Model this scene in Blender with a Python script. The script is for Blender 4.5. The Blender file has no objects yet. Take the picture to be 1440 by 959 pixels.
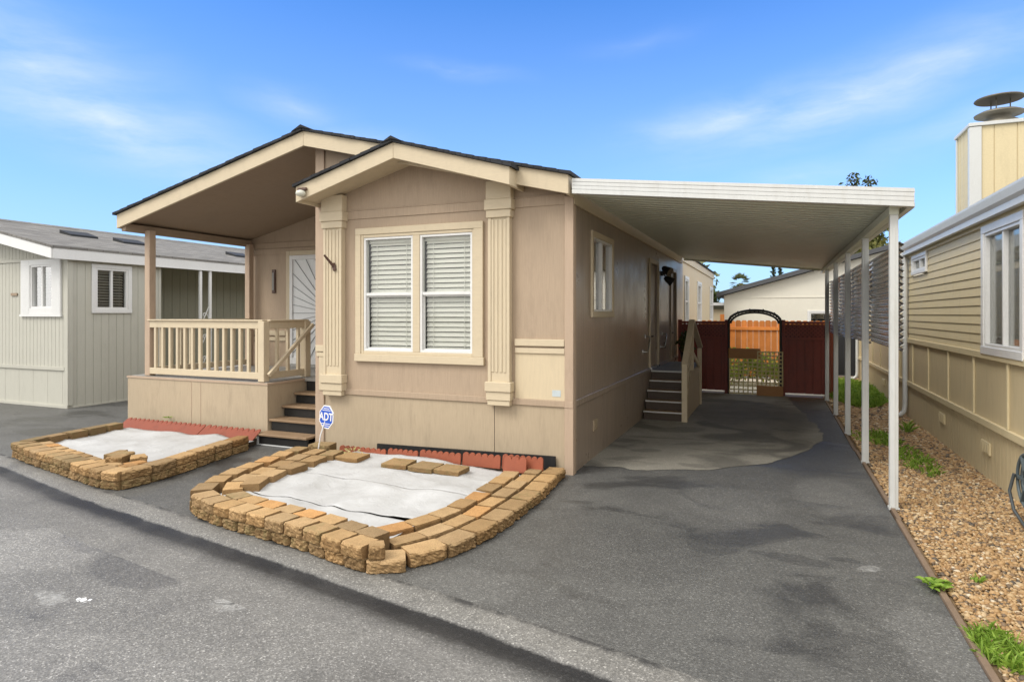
import bpy, bmesh, math, random
from mathutils import Vector, Matrix, noise
random.seed(7)
R = math.radians
S = 1.09                     # everything is laid out with a 1.6 m eye height, then scaled to real size at the end
sc = bpy.context.scene
COL = sc.collection

# ------------------------------------------------------------------ helpers
class MB:
    def __init__(s): s.v = []; s.f = []; s.sm = []; s.mi = []
    def add(s, vs, fs, smooth=False, mi=0):
        o = len(s.v); s.v += [Vector(p) for p in vs]
        for f in fs: s.f.append([o+i for i in f]); s.sm.append(smooth); s.mi.append(mi)
    def box(s, x0, x1, y0, y1, z0, z1, mi=0):
        vs = [(x, y, z) for z in (z0, z1) for y in (y0, y1) for x in (x0, x1)]
        s.add(vs, [(0,2,3,1),(4,5,7,6),(0,1,5,4),(2,6,7,3),(0,4,6,2),(1,3,7,5)], False, mi)
    def obox(s, c, d, m, mi=0):
        vs = [Vector(c) + m @ Vector((x*d[0]/2, y*d[1]/2, z*d[2]/2)) for z in (-1,1) for y in (-1,1) for x in (-1,1)]
        s.add(vs, [(0,2,3,1),(4,5,7,6),(0,1,5,4),(2,6,7,3),(0,4,6,2),(1,3,7,5)], False, mi)
    def bar(s, a, b, w, h, up=(0,0,1), mi=0):
        a = Vector(a); b = Vector(b); d = b-a; L = d.length; d.normalize()
        up = Vector(up)
        if abs(d.dot(up)) > .99: up = Vector((0,1,0))
        x = d.cross(up).normalized(); z = x.cross(d)
        m = Matrix((x, d, z)).transposed()
        s.obox((a+b)/2, (w, L, h), m, mi)
    def quad(s, a, b, c, d, mi=0): s.add([a,b,c,d], [(0,1,2,3)], False, mi)
    def prism(s, poly, axis, a, b, mi=0):
        # poly of 2-D points; axis 'x': (y,z), 'y': (x,z), 'z': (x,y)
        def P(p, t):
            return {'x': (t, p[0], p[1]), 'y': (p[0], t, p[1]), 'z': (p[0], p[1], t)}[axis]
        n = len(poly)
        s.add([P(p, a) for p in poly] + [P(p, b) for p in poly],
              [tuple(range(n))[::-1], tuple(range(n, 2*n))] + [(i, (i+1) % n, n+(i+1) % n, n+i) for i in range(n)], False, mi)
    def tube(s, path, r, n=8, mi=0, closed=False, smooth=True):
        path = [Vector(p) for p in path]; m = len(path); rings = []
        if not isinstance(r, (list, tuple)): r = [r]*m
        pu = None
        for i, p in enumerate(path):
            if closed: d = path[(i+1) % m] - path[i-1]
            else: d = path[min(i+1, m-1)] - path[max(i-1, 0)]
            d.normalize()
            u = pu if pu is not None else (Vector((0,0,1)) if abs(d.z) < .9 else Vector((1,0,0)))
            u = (u - d*u.dot(d)).normalized(); pu = u; w = d.cross(u)
            rings.append([p + (u*math.cos(2*math.pi*k/n) + w*math.sin(2*math.pi*k/n))*r[i] for k in range(n)])
        vs = [v for rg in rings for v in rg]; fs = []
        for i in range(m if closed else m-1):
            j = (i+1) % m
            for k in range(n): fs.append((i*n+k, i*n+(k+1) % n, j*n+(k+1) % n, j*n+k))
        s.add(vs, fs, smooth, mi)
        if not closed: s.add(rings[0], [tuple(range(n))[::-1]], False, mi); s.add(rings[-1], [tuple(range(n))], False, mi)
    def lathe(s, c, prof, n=24, mi=0, smooth=True):
        c = Vector(c); vs = []; fs = []
        for (r, z) in prof:
            for k in range(n): a = 2*math.pi*k/n; vs.append(c + Vector((r*math.cos(a), r*math.sin(a), z)))
        for i in range(len(prof)-1):
            for k in range(n): fs.append((i*n+k, i*n+(k+1) % n, (i+1)*n+(k+1) % n, (i+1)*n+k))
        s.add(vs, fs, smooth, mi)
        s.add(vs[:n], [tuple(range(n))[::-1]], False, mi); s.add(vs[-n:], [tuple(range(n))], False, mi)

def root_loc(p):
    while p is not None and p.parent is not None: p = p.parent
    return Vector(p.location) if p is not None else Vector((0,0,0))

def obj(name, mb, mat, parent=None, loc=(0,0,0), bevel=0, seg=1):
    """verts are world coordinates; the mesh is stored relative to its thing's base"""
    org = root_loc(parent) if parent is not None else Vector(loc)
    me = bpy.data.meshes.new(name)
    me.from_pydata([v - org for v in mb.v], [], mb.f)
    mats = mat if isinstance(mat, (list, tuple)) else [mat]
    for m in mats: me.materials.append(m)
    me.polygons.foreach_set('use_smooth', mb.sm); me.polygons.foreach_set('material_index', mb.mi)
    if bevel:
        b = bmesh.new(); b.from_mesh(me)
        bmesh.ops.remove_doubles(b, verts=b.verts, dist=1e-5) if False else None
        es = [e for e in b.edges if e.is_manifold and e.calc_face_angle(0) > .5]
        bmesh.ops.bevel(b, geom=es, offset=bevel, segments=seg, affect='EDGES', clamp_overlap=True, profile=.5)
        b.to_mesh(me); b.free()
    me.update()
    o = bpy.data.objects.new(name, me); COL.objects.link(o)
    if parent is not None: o.parent = parent
    else: o.location = org
    return o

def tag(o, label=None, cat=None, group=None, kind=None):
    if label: o['label'] = label
    if cat: o['category'] = cat
    if group: o['group'] = group
    if kind: o['kind'] = kind
    return o
def thing(name, loc, label, cat, group=None):
    o = bpy.data.objects.new(name, None); COL.objects.link(o); o.location = loc
    o.empty_display_size = .1
    return tag(o, label, cat, group)
def struct(name, mb, mat, **k): return tag(obj(name, mb, mat, **k), kind='structure')

# ------------------------------------------------------------------ materials
class NT:
    def __init__(s, name):
        s.m = bpy.data.materials.new(name); s.m.use_nodes = True
        s.t = s.m.node_tree; s.p = s.t.nodes['Principled BSDF']
        s.co = s.n('ShaderNodeTexCoord').outputs['Object']
    def n(s, typ, **k):
        nd = s.t.nodes.new(typ)
        for a, b in k.items(): setattr(nd, a, b)
        return nd
    def l(s, a, b): s.t.links.new(a, b)
    def set(s, nd, **k):
        for a, b in k.items():
            i = nd.inputs[a.replace('_', ' ')]
            if hasattr(b, 'is_output'): s.l(b, i)
            else: i.default_value = b
        return nd
    def map(s, scale=(1,1,1), loc=(0,0,0), rot=(0,0,0), co=None):
        m = s.n('ShaderNodeMapping'); s.l(co or s.co, m.inputs['Vector'])
        m.inputs['Scale'].default_value = scale; m.inputs['Location'].default_value = loc; m.inputs['Rotation'].default_value = rot
        return m.outputs[0]
    def noise(s, scale, detail=4, rough=.6, vec=None, dist=0):
        nd = s.n('ShaderNodeTexNoise'); s.l(vec or s.co, nd.inputs['Vector'])
        nd.inputs['Scale'].default_value = scale; nd.inputs['Detail'].default_value = detail
        nd.inputs['Roughness'].default_value = rough; nd.inputs['Distortion'].default_value = dist
        return nd.outputs['Fac']
    def ramp(s, fac, stops, interp='LINEAR'):
        nd = s.n('ShaderNodeValToRGB'); s.l(fac, nd.inputs[0]); cr = nd.color_ramp; cr.interpolation = interp
        while len(cr.elements) < len(stops): cr.elements.new(.5)
        for e, (p, c) in zip(cr.elements, stops):
            e.position = p; e.color = (c, c, c, 1) if not isinstance(c, (tuple, list)) else (*c[:3], 1)
        return nd.outputs[0]
    def mix(s, fac, a, b, mode='MIX'):
        nd = s.n('ShaderNodeMix', data_type='RGBA', blend_type=mode)
        for i, v in ((0, fac), (6, a), (7, b)):
            if hasattr(v, 'is_output'): s.l(v, nd.inputs[i])
            elif i == 0: nd.inputs[0].default_value = v
            else: nd.inputs[i].default_value = (*v[:3], 1) if isinstance(v, (tuple, list)) else (v, v, v, 1)
        return nd.outputs[2]
    def math(s, op, a, b=0):
        nd = s.n('ShaderNodeMath', operation=op)
        for i, v in enumerate((a, b)):
            if hasattr(v, 'is_output'): s.l(v, nd.inputs[i])
            else: nd.inputs[i].default_value = v
        return nd.outputs[0]
    def bump(s, h, strength=.3, dist=.01, prev=None):
        nd = s.n('ShaderNodeBump'); s.l(h, nd.inputs['Height'])
        nd.inputs['Strength'].default_value = strength; nd.inputs['Distance'].default_value = dist
        if prev: s.l(prev, nd.inputs['Normal'])
        return nd.outputs[0]
    def out(s, col=None, rough=None, nrm=None, metal=None, spec=None):
        for key, v in (('Base Color', col), ('Roughness', rough), ('Normal', nrm), ('Metallic', metal), ('Specular IOR Level', spec)):
            if v is None: continue
            i = s.p.inputs[key]
            if hasattr(v, 'is_output'): s.l(v, i)
            elif key == 'Base Color': i.default_value = (*v[:3], 1)
            else: i.default_value = v
        return s.m
def sc3(c, k): return tuple(min(1, x*k) for x in c)

def paint(name, c, rough=.6, var=.08, grain=(1,1,1), gscale=60, gstr=.12, vscale=2.2, dirt=.12, dirtc=None, spec=.3, metal=0, isl=0, gcol=.93):
    """painted board or panel: broad mottling, grain, streaks of dirt"""
    t = NT(name)
    a = t.noise(vscale, 5, .65)
    col = t.mix(a, sc3(c, 1-var), sc3(c, 1+var))
    g = t.noise(gscale, 3, .6, t.map(grain))
    col = t.mix(t.ramp(g, [(.3, .0), (.7, 1)]), t.mix(1, col, (gcol,gcol,gcol), 'MULTIPLY'), col)
    if isl:
        rv = t.n('ShaderNodeNewGeometry').outputs['Random Per Island']; col = t.mix(1, col, t.ramp(rv, [(0, 1-isl), (1, 1+isl)]), 'MULTIPLY')
    if dirt:
        d = t.ramp(t.noise(3.1, 8, .72, t.map((2.2, 2.2, .55), (3,1,7))), [(.52, 0), (.74, 1)])
        col = t.mix(t.math('MULTIPLY', d, dirt*2.2), col, dirtc or sc3(c, .55))
    n = t.bump(g, gstr, .004)
    r = t.ramp(a, [(.3, max(.05, rough-.08)), (.7, min(1, rough+.08))])
    return t.out(col, r, n, metal, spec)

WALL = (.418,.320,.230)
M = {}
M['wall'] = paint('tan_wall_paint', WALL, .62, .09, (1,1,.05), 90, .35, gcol=.86, vscale=1.3, dirt=.16)
M['sidewall'] = paint('tan_side_wall_paint', (.365,.29,.228), .34, .10, (1,1,.02), 34, 1.0, dirt=.2, spec=.55, gcol=.70)  # strong vertical streaks: wood grain, plus gloss painted into the colour
M['skirt'] = paint('tan_skirting_paint', (.435,.35,.245), .65, .09, (1,1,.08), 80, .25, dirt=.2, gcol=.9, vscale=1.2)
M['trim'] = paint('cream_trim_paint', (.575,.485,.345), .55, .05, (1,1,.2), 60, .12, dirt=.1)
M['trimx'] = paint('cream_trim_board', (.575,.485,.345), .55, .05, (.2,.2,1), 60, .12, dirt=.1)
M['corner'] = paint('corner_board_paint', (.45,.34,.25), .6, .06, (1,1,.08), 60, .2, dirt=.18)
M['cream'] = paint('unshaded_side_wall_paint', (.60,.50,.345), .6, .05, (1,1,.1), 70, .12)
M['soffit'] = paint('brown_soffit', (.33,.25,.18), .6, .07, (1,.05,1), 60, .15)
M['deck'] = paint('grey_deck_board', (.28,.27,.25), .6, .1, (.1,1,1), 40, .2)
M['tread'] = paint('weathered_tread', (.26,.175,.105), .6, .2, (.08,1,1), 40, .4, dirt=.4)
M['riser'] = paint('black_riser', (.018,.017,.016), .5, .2, (1,1,1), 40, .1, dirt=.1, dirtc=(.07,.06,.05))
M['white'] = paint('white_vinyl', (.70,.70,.69), .35, .03, (1,1,1), 40, .03, dirt=.06, spec=.5)
M['alum'] = paint('white_aluminium', (.60,.61,.60), .38, .04, (1,1,.2), 30, .05, dirt=.14, dirtc=(.35,.32,.26), spec=.5)
M['pan'] = paint('carport_pan_metal', (.60,.62,.52), .42, .07, (.05,1,1), 30, .06, dirt=.15, spec=.5)
M['galv'] = None
M['black'] = paint('black_metal', (.015,.015,.016), .4, .1, dirt=.05, spec=.5)
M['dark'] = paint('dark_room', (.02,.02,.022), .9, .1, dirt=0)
M['bronze'] = paint('brown_bronze', (.09,.045,.03), .45, .1, dirt=.1, spec=.5)
M['steel'] = paint('brushed_steel', (.55,.55,.53), .3, .05, dirt=.05, metal=1)
M['blind'] = paint('white_blind_slat', (.80,.78,.72), .5, .03, (.1,1,1), 30, .03, dirt=0)
M['blindd'] = paint('dark_blind_slat', (.20,.19,.165), .5, .05, dirt=0)
M['doorw'] = paint('white_security_door', (.76,.77,.77), .45, .03, dirt=.05, spec=.4)
M['sdoor'] = paint('tan_side_door', (.33,.26,.19), .45, .06, (1,1,.1), 60, .1, spec=.45)
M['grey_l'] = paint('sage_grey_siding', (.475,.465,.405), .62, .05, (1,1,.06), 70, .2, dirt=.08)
M['grey_sh'] = paint('shaded_grey_siding', (.31,.305,.235), .62, .05, (1,1,.06), 70, .2, dirt=.08)  # shaded copy of the sage siding, eave shade put into its colour
M['yel'] = paint('straw_siding', (.62,.525,.33), .55, .05, (1,.05,1), 50, .18, dirt=.12)
M['yelp'] = paint('straw_panel', (.58,.48,.30), .6, .05, (1,1,.06), 60, .2, dirt=.14)
M['wht2'] = paint('white_house_wall', (.70,.67,.58), .6, .03, dirt=.06)
M['gut'] = paint('white_gutter', (.56,.57,.56), .4, .04, dirt=.12, dirtc=(.4,.38,.32), spec=.5)
M['redf'] = paint('oxblood_fence_stain', (.21,.04,.026), .5, .2, (1,1,.06), 40, .3, dirt=.2, dirtc=(.04,.012,.01), spec=.4)
M['redd'] = paint('oxblood_backing', (.095,.02,.014), .6, .15, dirt=.1)
M['cedar'] = paint('cedar_board', (.57,.205,.05), .6, .3, (1,1,.06), 22, .35, vscale=4, dirt=.3, dirtc=(.22,.07,.02), isl=.3)
M['lath'] = paint('tan_lath', (.66,.57,.32), .65, .12, (1,1,.2), 50, .2)
M['board'] = paint('brown_board', (.42,.215,.09), .6, .15, (.1,1,1), 40, .3)
M['redc'] = paint('terracotta_edging', (.29,.082,.042), .6, .25, vscale=5, dirt=.3, dirtc=(.22,.06,.035))
M['redl'] = paint('brick_red_edging', (.235,.062,.036), .6, .2, vscale=5, dirt=.3)
M['plastic'] = paint('black_edging_plastic', (.02,.02,.021), .5, .2, dirt=.25, dirtc=(.08,.07,.05))
M['wood'] = paint('edge_timber', (.21,.15,.105), .8, .25, (1,.06,1), 40, .4, dirt=.3)
M['rubber'] = paint('grey_hose_rubber', (.07,.08,.085), .45, .1, dirt=.15, dirtc=(.2,.18,.14))
M['redp'] = paint('red_knob_plastic', (.42,.06,.05), .4, .05, dirt=.1)
M['bark'] = paint('bark', (.10,.075,.055), .85, .25, (1,1,.2), 20, .6)
M['tarp'] = paint('black_mesh_tarp', (.03,.032,.035), .7, .2, dirt=.1)

def shingle(name, c):
    t = NT(name)
    br = t.n('ShaderNodeTexBrick'); t.l(t.map((1,1,1)), br.inputs['Vector'])
    sep = t.n('ShaderNodeSeparateXYZ'); t.l(t.co, sep.inputs[0])
    cb = t.n('ShaderNodeCombineXYZ'); t.l(sep.outputs['Y'], cb.inputs['X']); t.l(sep.outputs['X'], cb.inputs['Y'])
    t.l(cb.outputs[0], br.inputs['Vector'])
    t.set(br, Scale=1.0, Mortar_Size=.006, Brick_Width=.30, Row_Height=.14, Bias=0.)
    br.inputs['Color1'].default_value = (*sc3(c, .75), 1); br.inputs['Color2'].default_value = (*sc3(c, 1.3), 1); br.inputs['Mortar'].default_value = (*sc3(c, .4), 1)
    g = t.noise(140, 2, .7)
    col = t.mix(t.noise(1.4, 5), t.mix(1, br.outputs[0], (.8,.8,.8), 'MULTIPLY'), br.outputs[0])
    col = t.mix(t.ramp(g, [(.35, .35), (.7, 1)]), sc3(c, .5), col)
    return t.out(col, .9, t.bump(g, .5, .004), spec=.2)
M['shd'] = shingle('dark_shingle', (.045,.047,.052))
M['shg'] = shingle('grey_shingle', (.235,.225,.21))

def metal_sheet():
    t = NT('weathered_corrugated_steel')
    a = t.noise(1.6, 4, .6, t.map((1,.5,1.2))); b = t.noise(5, 3, .5, t.map((1,.3,1)))
    col = t.mix(a, (.34,.335,.32), (.60,.60,.59)); rust = t.ramp(t.noise(5, 8, .75), [(.62, 0), (.75, 1)])
    col = t.mix(rust, col, (.16,.085,.04))
    return t.out(col, t.ramp(b, [(.3, .16), (.7, .28)]), t.bump(b, .04, .005), t.ramp(rust, [(0, .95), (1, .2)]))
M['galv'] = metal_sheet()

def glass(name, refl=.10, tint=(.97,.98,.97)):
    t = NT(name)
    tr = t.n('ShaderNodeBsdfTransparent'); tr.inputs[0].default_value = (*tint, 1)
    gl = t.n('ShaderNodeBsdfGlossy'); gl.inputs['Roughness'].default_value = .03
    t.l(t.bump(t.noise(1.3, 1, .4), .06, .05), gl.inputs['Normal'])
    lw = t.n('ShaderNodeLayerWeight'); lw.inputs[0].default_value = .25
    f = t.math('ADD', t.math('MULTIPLY', lw.outputs['Fresnel'], .55), refl)
    mx = t.n('ShaderNodeMixShader'); t.l(f, mx.inputs[0]); t.l(tr.outputs[0], mx.inputs[1]); t.l(gl.outputs[0], mx.inputs[2])
    t.l(mx.outputs[0], t.t.nodes['Material Output'].inputs['Surface'])
    return t.m
M['glass'] = glass('window_glass', .02)
M['glassd'] = glass('window_glass_reflective', .12)

def asphalt(name, c, wet, spots=(), big=.35, agg=1., rough=.75, seed=0., streak=False, wetr=.38):
    t = NT(name)
    v = t.n('ShaderNodeTexVoronoi'); t.l(t.co, v.inputs['Vector']); v.inputs['Scale'].default_value = 125; v.inputs['Randomness'].default_value = 1
    cs = t.n('ShaderNodeSeparateColor'); t.l(v.outputs['Color'], cs.inputs[0])
    chip = t.ramp(cs.outputs[0], [(0, .6), (.55, .9), (.88, 1.15), (.97, 1.6), (1, 2.1)])
    chip = t.mix(agg, 1.0, chip)
    base = t.mix(t.noise(.55, 6, .62, t.map((1,1,1), (seed,seed,0)), .4), sc3(c, 1-big), sc3(c, 1+big))
    base = t.mix(t.ramp(t.noise(2.4, 7, .7, t.map((1,1,1), (seed*2,0,0))), [(.35, 0), (.65, 1)]), t.mix(1, base, (.82,.82,.83), 'MULTIPLY'), base)
    col = t.mix(1, base, chip, 'MULTIPLY')
    wm = t.ramp(t.noise(.8, 5, .55, t.map((1,1.6,1), (seed+4,2,0)), .6), [(wet, 1), (wet+.10, 0)])
    for (x, y, rx, ry, dk, rot) in spots:          # stains and dark patches with a shape of their own, plus painted sheen
        mp = t.n('ShaderNodeMapping', vector_type='TEXTURE'); 
        dn = t.n('ShaderNodeTexNoise'); t.l(t.co, dn.inputs['Vector']); dn.inputs['Scale'].default_value = 5; dn.inputs['Detail'].default_value = 4
        ad = t.n('ShaderNodeVectorMath', operation='MULTIPLY_ADD'); t.l(dn.outputs['Color'], ad.inputs[0]); ad.inputs[1].default_value = (.22,.22,0); t.l(t.co, ad.inputs[2])
        t.l(ad.outputs[0], mp.inputs['Vector'])
        mp.inputs['Location'].default_value = (x*S+.11, y*S+.11, 0); mp.inputs['Scale'].default_value = (rx*S, ry*S, 50); mp.inputs['Rotation'].default_value = (0,0,rot)
        gr = t.n('ShaderNodeTexGradient', gradient_type='SPHERICAL'); t.l(mp.outputs[0], gr.inputs[0])
        m = t.ramp(gr.outputs['Fac'], [(.08, 0), (.30, 1)])
        if 1 <= dk < 2: col = t.mix(t.math('MULTIPLY', m, dk-1), col, t.mix(1, col, (1.55,1.55,1.56), 'MULTIPLY'))  # lightens the colour in place of sheen on the surface
        elif dk < 1: wm = t.math('MAXIMUM', wm, t.math('MULTIPLY', m, 1-dk))
        else: col = t.mix(t.math('MULTIPLY', m, t.ramp(t.noise(19, 7, .75), [(.40, 0), (.7, .8)])), col, (.42,.42,.41))
    col = t.mix(t.math('MULTIPLY', wm, .75), col, t.mix(1, col, (.42,.42,.43), 'MULTIPLY'))
    if streak:                                        # hairline cracks in the old surface
        cv = t.n('ShaderNodeTexVoronoi', feature='DISTANCE_TO_EDGE'); wn = t.n('ShaderNodeTexNoise'); t.l(t.co, wn.inputs['Vector']); wn.inputs['Scale'].default_value = 2.2; wn.inputs['Detail'].default_value = 6
        wa = t.n('ShaderNodeVectorMath', operation='MULTIPLY_ADD'); t.l(wn.outputs['Color'], wa.inputs[0]); wa.inputs[1].default_value = (.5,.5,0); t.l(t.co, wa.inputs[2])
        t.l(wa.outputs[0], cv.inputs['Vector']); cv.inputs['Scale'].default_value = .55
        ck = t.math('MULTIPLY', t.ramp(cv.outputs['Distance'], [(.002, 1), (.006, 0)]), t.ramp(t.noise(.7, 3, .5, t.map((1,1,1),(seed,9,0))), [(.50, 0), (.58, .85)]))
        col = t.mix(ck, col, (.035,.034,.032))
    r = t.mix(wm, rough, wetr)
    h = t.mix(.5, v.outputs['Distance'], t.noise(160, 3, .7))
    return t.out(col, r, t.bump(h, .55, .006), spec=.3)
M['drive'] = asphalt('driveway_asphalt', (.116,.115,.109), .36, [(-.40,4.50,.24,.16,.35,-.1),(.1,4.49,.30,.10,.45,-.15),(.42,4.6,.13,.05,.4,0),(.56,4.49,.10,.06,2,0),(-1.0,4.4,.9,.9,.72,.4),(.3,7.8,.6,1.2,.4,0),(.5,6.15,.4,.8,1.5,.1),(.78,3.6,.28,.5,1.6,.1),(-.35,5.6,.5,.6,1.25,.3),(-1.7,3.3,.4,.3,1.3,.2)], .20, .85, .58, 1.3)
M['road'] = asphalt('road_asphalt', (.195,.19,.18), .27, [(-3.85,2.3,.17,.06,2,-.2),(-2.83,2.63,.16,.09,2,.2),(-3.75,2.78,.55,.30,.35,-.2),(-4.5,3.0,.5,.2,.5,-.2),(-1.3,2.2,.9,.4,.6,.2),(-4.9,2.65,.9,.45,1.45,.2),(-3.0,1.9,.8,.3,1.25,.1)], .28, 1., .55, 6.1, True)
M['kerb'] = asphalt('kerb_asphalt', (.185,.182,.175), .30, [], .25, .7, .85, 2.2)
def guttermat():
    m = asphalt('gutter_asphalt', (.195,.19,.18), .27, [], .28, .9, .6, 6.1)
    t = NT.__new__(NT); t.m = m; t.t = m.node_tree; t.p = t.t.nodes['Principled BSDF']; t.co = t.n('ShaderNodeTexCoord').outputs['Object']
    old = t.p.inputs['Base Color'].links[0].from_socket; oldr = t.p.inputs['Roughness'].links[0].from_socket
    at = t.n('ShaderNodeAttribute', attribute_name='across').outputs['Fac']
    a = t.math('ADD', at, t.math('MULTIPLY', t.math('SUBTRACT', t.noise(3.0, 6, .7), .5), .10))
    a = t.math('ADD', a, t.math('MULTIPLY', t.math('SUBTRACT', t.noise(30, 3, .7), .5), .04))
    k = t.ramp(a, [(.36, 0), (.48, .4), (.57, .9), (.66, 1), (.715, 1), (.745, 0)])       # silt and water lie in the bottom of the channel
    k = t.math('MULTIPLY', k, t.ramp(t.noise(.8, 4, .6), [(.3, .75), (.5, 1)]))
    lip = t.ramp(a, [(.72, 0), (.80, 1)])
    col = t.mix(t.math('MULTIPLY', lip, .9), old, t.mix(1, old, (1.0,.99,.96), 'MULTIPLY'))
    crack = t.ramp(at, [(.93, 0), (.975, 1)])
    col = t.mix(t.math('MULTIPLY', crack, t.ramp(t.noise(6, 4, .7), [(.4, .1), (.6, .9)])), col, (.03,.03,.03))
    col = t.mix(k, col, t.mix(1, old, (.10,.10,.105), 'MULTIPLY'))
    t.l(col, t.p.inputs['Base Color']); t.l(t.mix(k, oldr, .5), t.p.inputs['Roughness'])
    return m
M['gutter'] = guttermat()
M['conc'] = asphalt('worn_concrete', (.29,.275,.235), .40, [(-1.4,7.4,.25,.12,.3,.3),(-.9,8.0,.35,.1,.4,.5),(-.6,7.3,.12,.06,.3,0),(-.3,10.6,1.1,1.9,.45,.2),(-1.2,8.9,.5,.25,.4,.6),(-.2,8.2,.3,.1,.4,.2),(-1.5,6.9,.3,.1,.4,.5),(-.75,6.85,.25,.09,.3,.1),(.3,8.6,.2,.25,.5,.1)], .42, .35, .9, 9.4, False, .85)
M['ground'] = asphalt('far_ground', (.12,.115,.10), .2, [], .3, .6, .9, 5.)
M['soil'] = paint('dark_soil', (.055,.042,.03), .95, .3, gscale=50, gstr=.8, dirt=.2)

def brickmat(name, a, b, moss=0.):
    t = NT(name)
    oi = t.n('ShaderNodeObjectInfo').outputs['Random']
    ad = t.n('ShaderNodeVectorMath', operation='ADD'); t.l(t.co, ad.inputs[0])
    cb = t.n('ShaderNodeCombineXYZ'); t.l(t.math('MULTIPLY', oi, 37.), cb.inputs[0]); t.l(cb.outputs[0], ad.inputs[1])
    vec = ad.outputs[0]
    col = t.mix(oi, a, b)
    br = t.ramp(t.math('FRACT', t.math('MULTIPLY', oi, 13.7)), [(0, .72), (1, 1.22)])
    col = t.mix(1, col, br, 'MULTIPLY')
    col = t.mix(t.noise(9, 6, .7, vec), t.mix(1, col, (.66,.60,.52), 'MULTIPLY'), t.mix(1, col, (1.22,1.2,1.12), 'MULTIPLY'))
    sp = t.noise(130, 3, .75, vec)
    col = t.mix(t.ramp(sp, [(.34, .4), (.52, 0)]), col, (.06,.045,.03))
    col = t.mix(t.ramp(sp, [(.62, 0), (.8, .5)]), col, (.55,.47,.34))
    # the split face is rougher and browner than the trowelled top
    ge = t.n('ShaderNodeNewGeometry'); sx = t.n('ShaderNodeSeparateXYZ'); t.l(ge.outputs['True Normal'], sx.inputs[0])
    side = t.ramp(sx.outputs['Z'], [(.3, 1), (.8, 0)])
    col = t.mix(t.math('MULTIPLY', side, .8), col, t.mix(1, col, (.60,.54,.47), 'MULTIPLY'))
    if moss:
        col = t.mix(t.math('MULTIPLY', t.ramp(t.noise(14, 6, .7, vec), [(.45, 0), (.65, 1)]), moss), col, (.15,.14,.06))
    h = t.mix(.35, t.noise(45, 6, .75, vec), sp)
    return t.out(col, .9, t.bump(h, .8, .006), spec=.2)
M['brick'] = brickmat('tan_concrete_block', (.44,.29,.148), (.385,.275,.162), .12)
M['brickm'] = brickmat('mossy_concrete_block', (.37,.25,.135), (.31,.225,.13), .45)
M['bricky'] = brickmat('yellow_concrete_block', (.46,.39,.20), (.40,.35,.20), .25)
M['bricko'] = brickmat('orange_concrete_block', (.48,.265,.11), (.42,.255,.12), .05)

def fabric():
    t = NT('white_landscape_fabric')
    a = t.noise(2.5, 6, .65); g = t.noise(220, 2, .6)
    col = t.mix(t.ramp(a, [(.35, 0), (.7, 1)]), (.39,.39,.388), (.49,.495,.50))
    col = t.mix(t.ramp(t.noise(9, 6, .75), [(.63, 0), (.8, .6)]), col, (.35,.31,.25))
    n = t.bump(g, .15, .003); n = t.bump(t.noise(7, 4, .6, None, .8), .45, .03, n)
    return t.out(col, .8, n, spec=.25)
M['fabric'] = fabric()

def stones():
    t = NT('river_gravel')
    at = t.n('ShaderNodeAttribute', attribute_name='tone')
    col = t.ramp(at.outputs['Fac'], [(0, (.10,.085,.07)), (.12, (.20,.14,.09)), (.3, (.36,.215,.10)), (.55, (.48,.31,.15)), (.8, (.56,.42,.25)), (1, (.66,.58,.45))])
    col = t.mix(t.noise(60, 4, .7), t.mix(1, col, (.7,.68,.64), 'MULTIPLY'), col)
    return t.out(col, .6, spec=.35)
M['stones'] = stones()
M['gravelbed'] = paint('gravel_under', (.20,.135,.075), .95, .3, gscale=45, gstr=1., vscale=30, dirt=.4, dirtc=(.06,.045,.03))

def leafmat(name, a, b, tr=.25):
    t = NT(name)
    at = t.n('ShaderNodeAttribute', attribute_name='tone')
    col = t.mix(at.outputs['Fac'], a, b)
    t.out(col, .5, spec=.3)
    t.p.inputs['Subsurface Weight'].default_value = 0
    tl = t.n('ShaderNodeBsdfTranslucent'); t.l(col, tl.inputs[0])
    mx = t.n('ShaderNodeMixShader'); mx.inputs[0].default_value = tr
    t.l(t.p.outputs[0], mx.inputs[1]); t.l(tl.outputs[0], mx.inputs[2]); t.l(mx.outputs[0], t.t.nodes['Material Output'].inputs['Surface'])
    return t.m
M['leafd'] = leafmat('dark_tree_leaf', (.028,.045,.012), (.10,.115,.03))
M['leafo'] = leafmat('olive_tree_leaf', (.05,.065,.015), (.22,.21,.06), .3)
M['leafp'] = leafmat('palm_leaf', (.07,.09,.04), (.20,.22,.10))
M['leafc'] = leafmat('cypress_leaf', (.02,.034,.016), (.05,.065,.03))
M['weed'] = leafmat('weed_leaf', (.15,.27,.03), (.36,.52,.09), .45)
M['shrub'] = leafmat('shrub_leaf', (.16,.26,.03), (.55,.62,.14), .5)
M['dry'] = leafmat('dry_leaf', (.36,.28,.10), (.55,.48,.24), .2)
def flat(name, c, r=.5):
    t = NT(name); return t.out(c, r)
M['blue'] = paint('sign_blue', (.03,.10,.50), .35, .03, dirt=.03)
M['signw'] = paint('sign_white', (.75,.76,.78), .35, .02, dirt=.04)
M['sticker'] = paint('pale_blue_sticker', (.50,.56,.58), .4, .08, vscale=40, dirt=.3, dirtc=(.3,.38,.42))

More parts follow.
